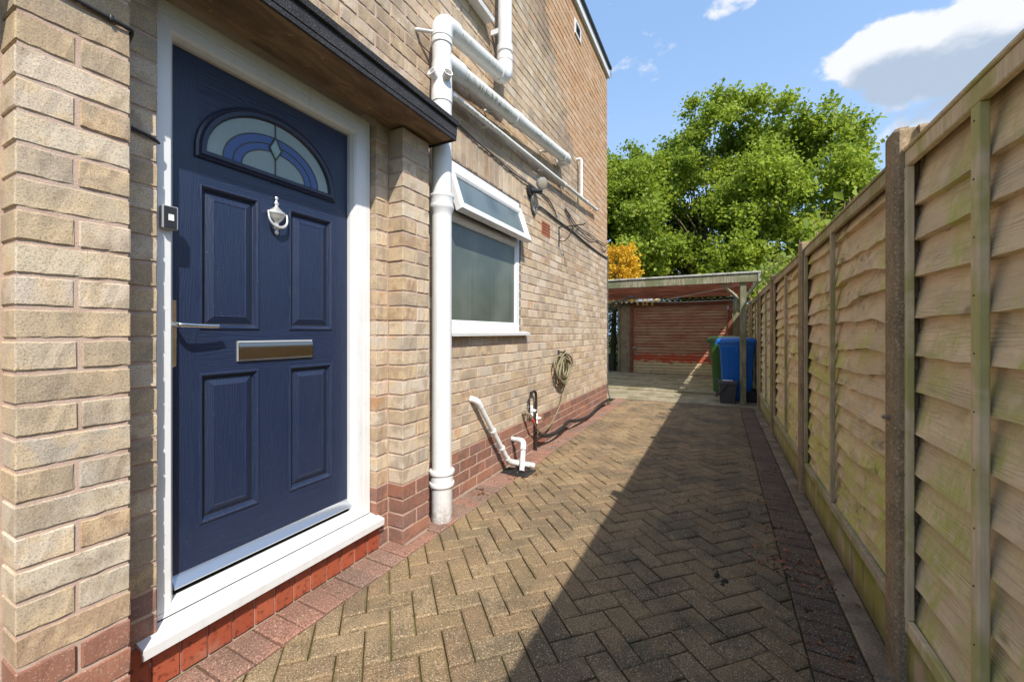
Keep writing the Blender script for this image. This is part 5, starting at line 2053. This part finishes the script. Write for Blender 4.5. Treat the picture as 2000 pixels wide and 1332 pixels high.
BARK = batten_mat('bark', (0.10, 0.075, 0.05), (0.17, 0.135, 0.095), (0.10, 0.10, 0.045))
LEAF = leaf_mat('broad_tree_leaf', (0.085, 0.175, 0.018), (0.39, 0.47, 0.05), 0.5)
GOLD = leaf_mat('golden_conifer_spray', (0.50, 0.25, 0.012), (0.80, 0.52, 0.03), 0.4)
DKGREEN = leaf_mat('dark_conifer_spray', (0.035, 0.05, 0.012), (0.13, 0.14, 0.02), 0.3)  # dark green sprays of the conifer's lower part
LIME = leaf_mat('lime_shrub_leaf', (0.12, 0.20, 0.02), (0.30, 0.36, 0.05), 0.45)

TB = Vector((-0.3, 17.6, -0.05))
tree = thing('broadleaf_tree', 'big leafy green tree with an uneven crown rising behind the garage', 'tree', TB)


def img_at(px, py, Y):
    t = (px - 1000) / 787.0
    sn, cs = math.sin(YAW), math.cos(YAW)
    X = Y * (t * cs - sn) / (cs + t * sn)
    D = -X * sn + Y * cs
    return (X, Y, EYE - (py - 650) / 787.0 * D)


rt = random.Random(21)
clumps = []
rim = [(-6.2, 5.2, 0.9), (-5.6, 7.2, 0.9), (-5.0, 8.4, 1.0), (-4.3, 9.2, 0.8), (-3.7, 8.6, 0.8), (-3.0, 9.3, 0.75), (-2.3, 9.2, 0.8), (-1.7, 8.7, 0.8), (-1.2, 9.5, 0.85), (-0.6, 10.2, 0.75), (0.0, 10.1, 0.8), (0.5, 10.0, 0.8),
       (1.0, 10.1, 0.75), (1.6, 9.7, 0.75), (2.2, 9.3, 0.8), (2.9, 9.2, 0.7), (3.4, 8.9, 0.7), (3.9, 8.4, 0.7), (4.35, 8.5, 0.55), (4.3, 7.7, 0.6), (3.9, 6.9, 0.6), (4.2, 7.1, 0.5), (4.0, 6.0, 0.7), (4.1, 5.1, 0.7), (4.0, 4.0, 0.8)]
for (x, z, r) in rim:
    clumps.append((x, 17.6 + rt.uniform(-0.8, 0.8), z - r * 0.75, r))
k = 0
while k < 150:
    x, z = rt.uniform(-6.3, 4.0), rt.uniform(2.6, 9.4)
    top_z = np.interp(x, [p[0] for p in rim[:19]], [p[1] for p in rim[:19]]) - 1.1
    if z > top_z:
        continue
    if 2.3 < x < 3.7 and 5.6 < z < 7.6 and rt.random() < 0.8:
        continue
    dep = 2.6 * math.sqrt(max(0.05, 1 - ((x + 0.9) / 6.2) ** 2))
    clumps.append((x, 17.6 + rt.uniform(-1.0, 0.75) * dep, z, rt.uniform(0.6, 1.05)))
    k += 1
C, TN = [], []
for (x, y, z, r) in clumps:
    n = int(1700 * r * r)
    nsub = max(5, int(11 * r))
    subs = NR.normal(size=(nsub, 3))
    subs /= np.linalg.norm(subs, axis=1)[:, None]
    subs *= (r * NR.uniform(0.35, 1.0, (nsub, 1)))
    pick = NR.integers(0, nsub, n)
    p = np.array([x, y, z]) + subs[pick] + NR.normal(scale=r * 0.23, size=(n, 3)) * np.array([1, 1, 0.8])
    C.append(p)
    TN.append(np.clip(NR.uniform(0, 1) * 0.45 + NR.uniform(0, 0.55, nsub)[pick] * 0.6 + NR.uniform(0, 0.4, n), 0, 1))
leaf_cloud('crown', np.concatenate(C), 0.145, LEAF, tree, 0.72, tone=np.concatenate(TN))
m = MB()
m.tube([(TB.x, TB.y, -0.05), (TB.x + 0.05, TB.y, 1.2), (TB.x - 0.05, TB.y, 2.6)], [0.36, 0.27, 0.25], 12)
for (x, y, z, r) in clumps[::2]:
    b = Vector((TB.x + rt.uniform(-0.1, 0.1), TB.y, rt.uniform(2.0, 2.7)))
    e = Vector((x, y, z))
    mid = b.lerp(e, 0.5) + Vector((rt.uniform(-0.4, 0.4), rt.uniform(-0.3, 0.3), rt.uniform(0.0, 0.5)))
    pth = smooth_path([b, mid, e], 5)
    m.tube(pth, [0.055 * (1 - 0.85 * i / (len(pth) - 1)) for i in range(len(pth))], 6)
m.build('trunk', BARK, tree, smooth=60, fix=False)

con = thing('golden_conifer', 'golden yellow conifer with a dark green foot at the left of the garage', 'conifer', (-2.95, 12.6, -0.05))
C, TN = [], []
for k in range(260):
    zz = rt.uniform(2.0, 3.85)
    rad = 1.05 * (1 - (zz - 1.6) / 2.6) + 0.1
    a = rt.uniform(0, 2 * math.pi)
    rr = rad * math.sqrt(rt.uniform(0.25, 1))
    base = np.array([-2.85 + rr * math.cos(a), 12.9 + rr * 0.8 * math.sin(a), zz])
    dirv = np.array([math.cos(a) * 0.8, math.sin(a) * 0.8, rt.uniform(0.0, 0.5)])
    n = 26
    tt = NR.uniform(0, 1, (n, 1))
    C.append(base + dirv * tt * 0.34 + NR.normal(scale=0.045, size=(n, 3)))
    TN.append(np.clip(0.15 + tt[:, 0] * 0.7 + NR.normal(scale=0.15, size=n), 0, 1))
leaf_cloud('golden_crown', np.concatenate(C), 0.085, GOLD, con, 0.5, tone=np.concatenate(TN))
C = []
for k in range(420):
    zz = rt.uniform(0.05, 2.3)
    a = rt.uniform(0, 2 * math.pi)
    rr = 0.75 * math.sqrt(rt.uniform(0.1, 1))
    C.append(np.array([-3.2 + rr * 1.3 * math.cos(a), 12.9 + rr * math.sin(a), zz]) + NR.normal(scale=0.10, size=(16, 3)))
leaf_cloud('dark_foliage', np.concatenate(C), 0.085, DKGREEN, con, 0.5)
m = MB()
m.tube([(-2.95, 12.6, -0.05), (-2.93, 12.65, 1.5), (-2.88, 12.85, 3.5)], [0.10, 0.08, 0.02], 8)
m.build('trunk', BARK, con, smooth=60)


def shrub(label, pts, nleaf, size, loc):
    s = thing('garden_shrub', label, 'shrub', loc, 'shrubs growing over the fence')
    C = []
    m = MB()
    for (x, y, z, r) in pts:
        q = NR.normal(size=(nleaf, 3))
        q /= np.linalg.norm(q, axis=1)[:, None]
        C.append(np.array([x, y, z]) + q * r * NR.uniform(0.3, 1.0, (nleaf, 1)))
        b = Vector((loc[0] + rt.uniform(-0.1, 0.1), loc[1] + rt.uniform(-0.3, 0.3), 0.0))
        e = Vector((x - 0.1, y - 0.1, z + r * 0.7))
        pth = smooth_path([b, b.lerp(e, 0.55) + Vector((rt.uniform(-0.1, 0.15), rt.uniform(-0.2, 0.2), 0.2)), e], 6)
        m.tube(pth, [0.016 * (1 - 0.75 * i / (len(pth) - 1)) for i in range(len(pth))], 6)
    leaf_cloud('foliage', np.concatenate(C), size, LIME, s, 0.6)
    m.build('branches', Mat('pinkish_twig', (0.24, 0.15, 0.10), rough=0.8), s, smooth=60)


shrub('lime green shrub with bare twigs showing above the middle fence panel', [(0.95, 3.6, 1.85, 0.30), (1.0, 4.1, 2.0, 0.34), (0.95, 4.6, 2.05, 0.34), (0.95, 5.1, 2.05, 0.36), (0.9, 5.6, 2.0, 0.32), (1.15, 4.9, 2.2, 0.3), (1.1, 5.9, 1.95, 0.3), (1.2, 4.4, 2.2, 0.26)], 75, 0.10, (1.05, 4.8, -0.05))
shrub('leafy yellow green shrub spilling over the fence near the carport', [(0.85, 6.7, 2.0, 0.33), (0.9, 7.4, 2.1, 0.34), (0.85, 8.1, 2.2, 0.34), (0.9, 8.9, 2.3, 0.38), (0.85, 9.7, 2.3, 0.38), (1.0, 10.6, 2.2, 0.4)], 70, 0.12, (1.0, 8.3, -0.05))

# ------------------------------------------------------------------ fallen leaves and twigs
DEADL = leaf_mat('dead_leaf', (0.13, 0.055, 0.025), (0.34, 0.14, 0.06), 0.1)
lit = thing('fallen_leaves', 'scattered dead leaves and twigs lying on the paving', 'leaves', (0, 3, 0))
lit['kind'] = 'stuff'
P = []
for (cx, cy, s, n) in ((0.27, 2.50, 0.08, 34), (0.37, 2.42, 0.05, 14), (0.29, 4.0, 0.5, 30), (0.44, 3.2, 0.9, 24), (-0.1, 7.3, 0.25, 22), (0.30, 3.3, 0.10, 14), (0.2, 2.9, 0.14, 12), (-1.44, 3.06, 0.05, 34), (-1.50, 2.9, 0.05, 10), (-1.58, 2.55, 0.06, 10), (-0.6, 3.2, 1.0, 14), (0.3, 5.2, 0.1, 8), (0.38, 1.9, 0.06, 10), (-1.55, 4.0, 0.06, 6), (-1.1, 3.3, 0.3, 4)):
    q = NR.normal(size=(n, 2)) * s
    P.append(np.column_stack([cx + q[:, 0], cy + q[:, 1], np.full(n, 0.006)]))
o = leaf_cloud('dead_leaf', np.concatenate(P), 0.034, DEADL, lit, 0.5, up=3)
o['kind'] = 'stuff'
clod = MB()
for (cx, cy, r, n) in ((0.02, 2.18, 0.018, 7), (0.33, 2.1, 0.010, 4), (0.30, 2.9, 0.010, 5), (0.45, 2.3, 0.012, 6), (0.46, 2.9, 0.010, 5), (0.44, 3.6, 0.010, 5), (0.29, 2.35, 0.010, 6), (-1.6, 2.6, 0.010, 6)):
    for k in range(n):
        x, y = cx + rt.gauss(0, r * 1.6), cy + rt.gauss(0, r * 1.6)
        q = r * rt.uniform(0.3, 0.9)
        clod.lathe([(q * 0.2, -0.002), (q, 0.002), (q * 0.8, q * 0.55), (q * 0.15, q * 0.8)], Matrix.Translation((x, y, 0.0)) @ Matrix.Rotation(rt.uniform(-0.3, 0.3), 4, 'X') @ Matrix.Diagonal((1, rt.uniform(0.6, 1.4), 1, 1)), 6)
o = clod.build('soil_crumb', Mat('dark_soil_crumb', (0.03, 0.024, 0.016), rough=1), lit)
o['kind'] = 'stuff'
m = MB()
for k in range(26):
    x, y = rt.choice([(0.28, 2.6), (0.36, 1.75), (0.25, 3.1), (-1.58, 2.5), (0.30, 4.2)])
    x += rt.uniform(-0.12, 0.12)
    y += rt.uniform(-0.15, 0.15)
    a = rt.uniform(0, 6.28)
    l = rt.uniform(0.02, 0.06)
    m.tube([(x, y, 0.004), (x + l * math.cos(a), y + l * math.sin(a), 0.005)], 0.0012, 4)
o = m.build('twig', Mat('dry_twig', (0.22, 0.10, 0.06), rough=0.9), lit)
o['kind'] = 'stuff'
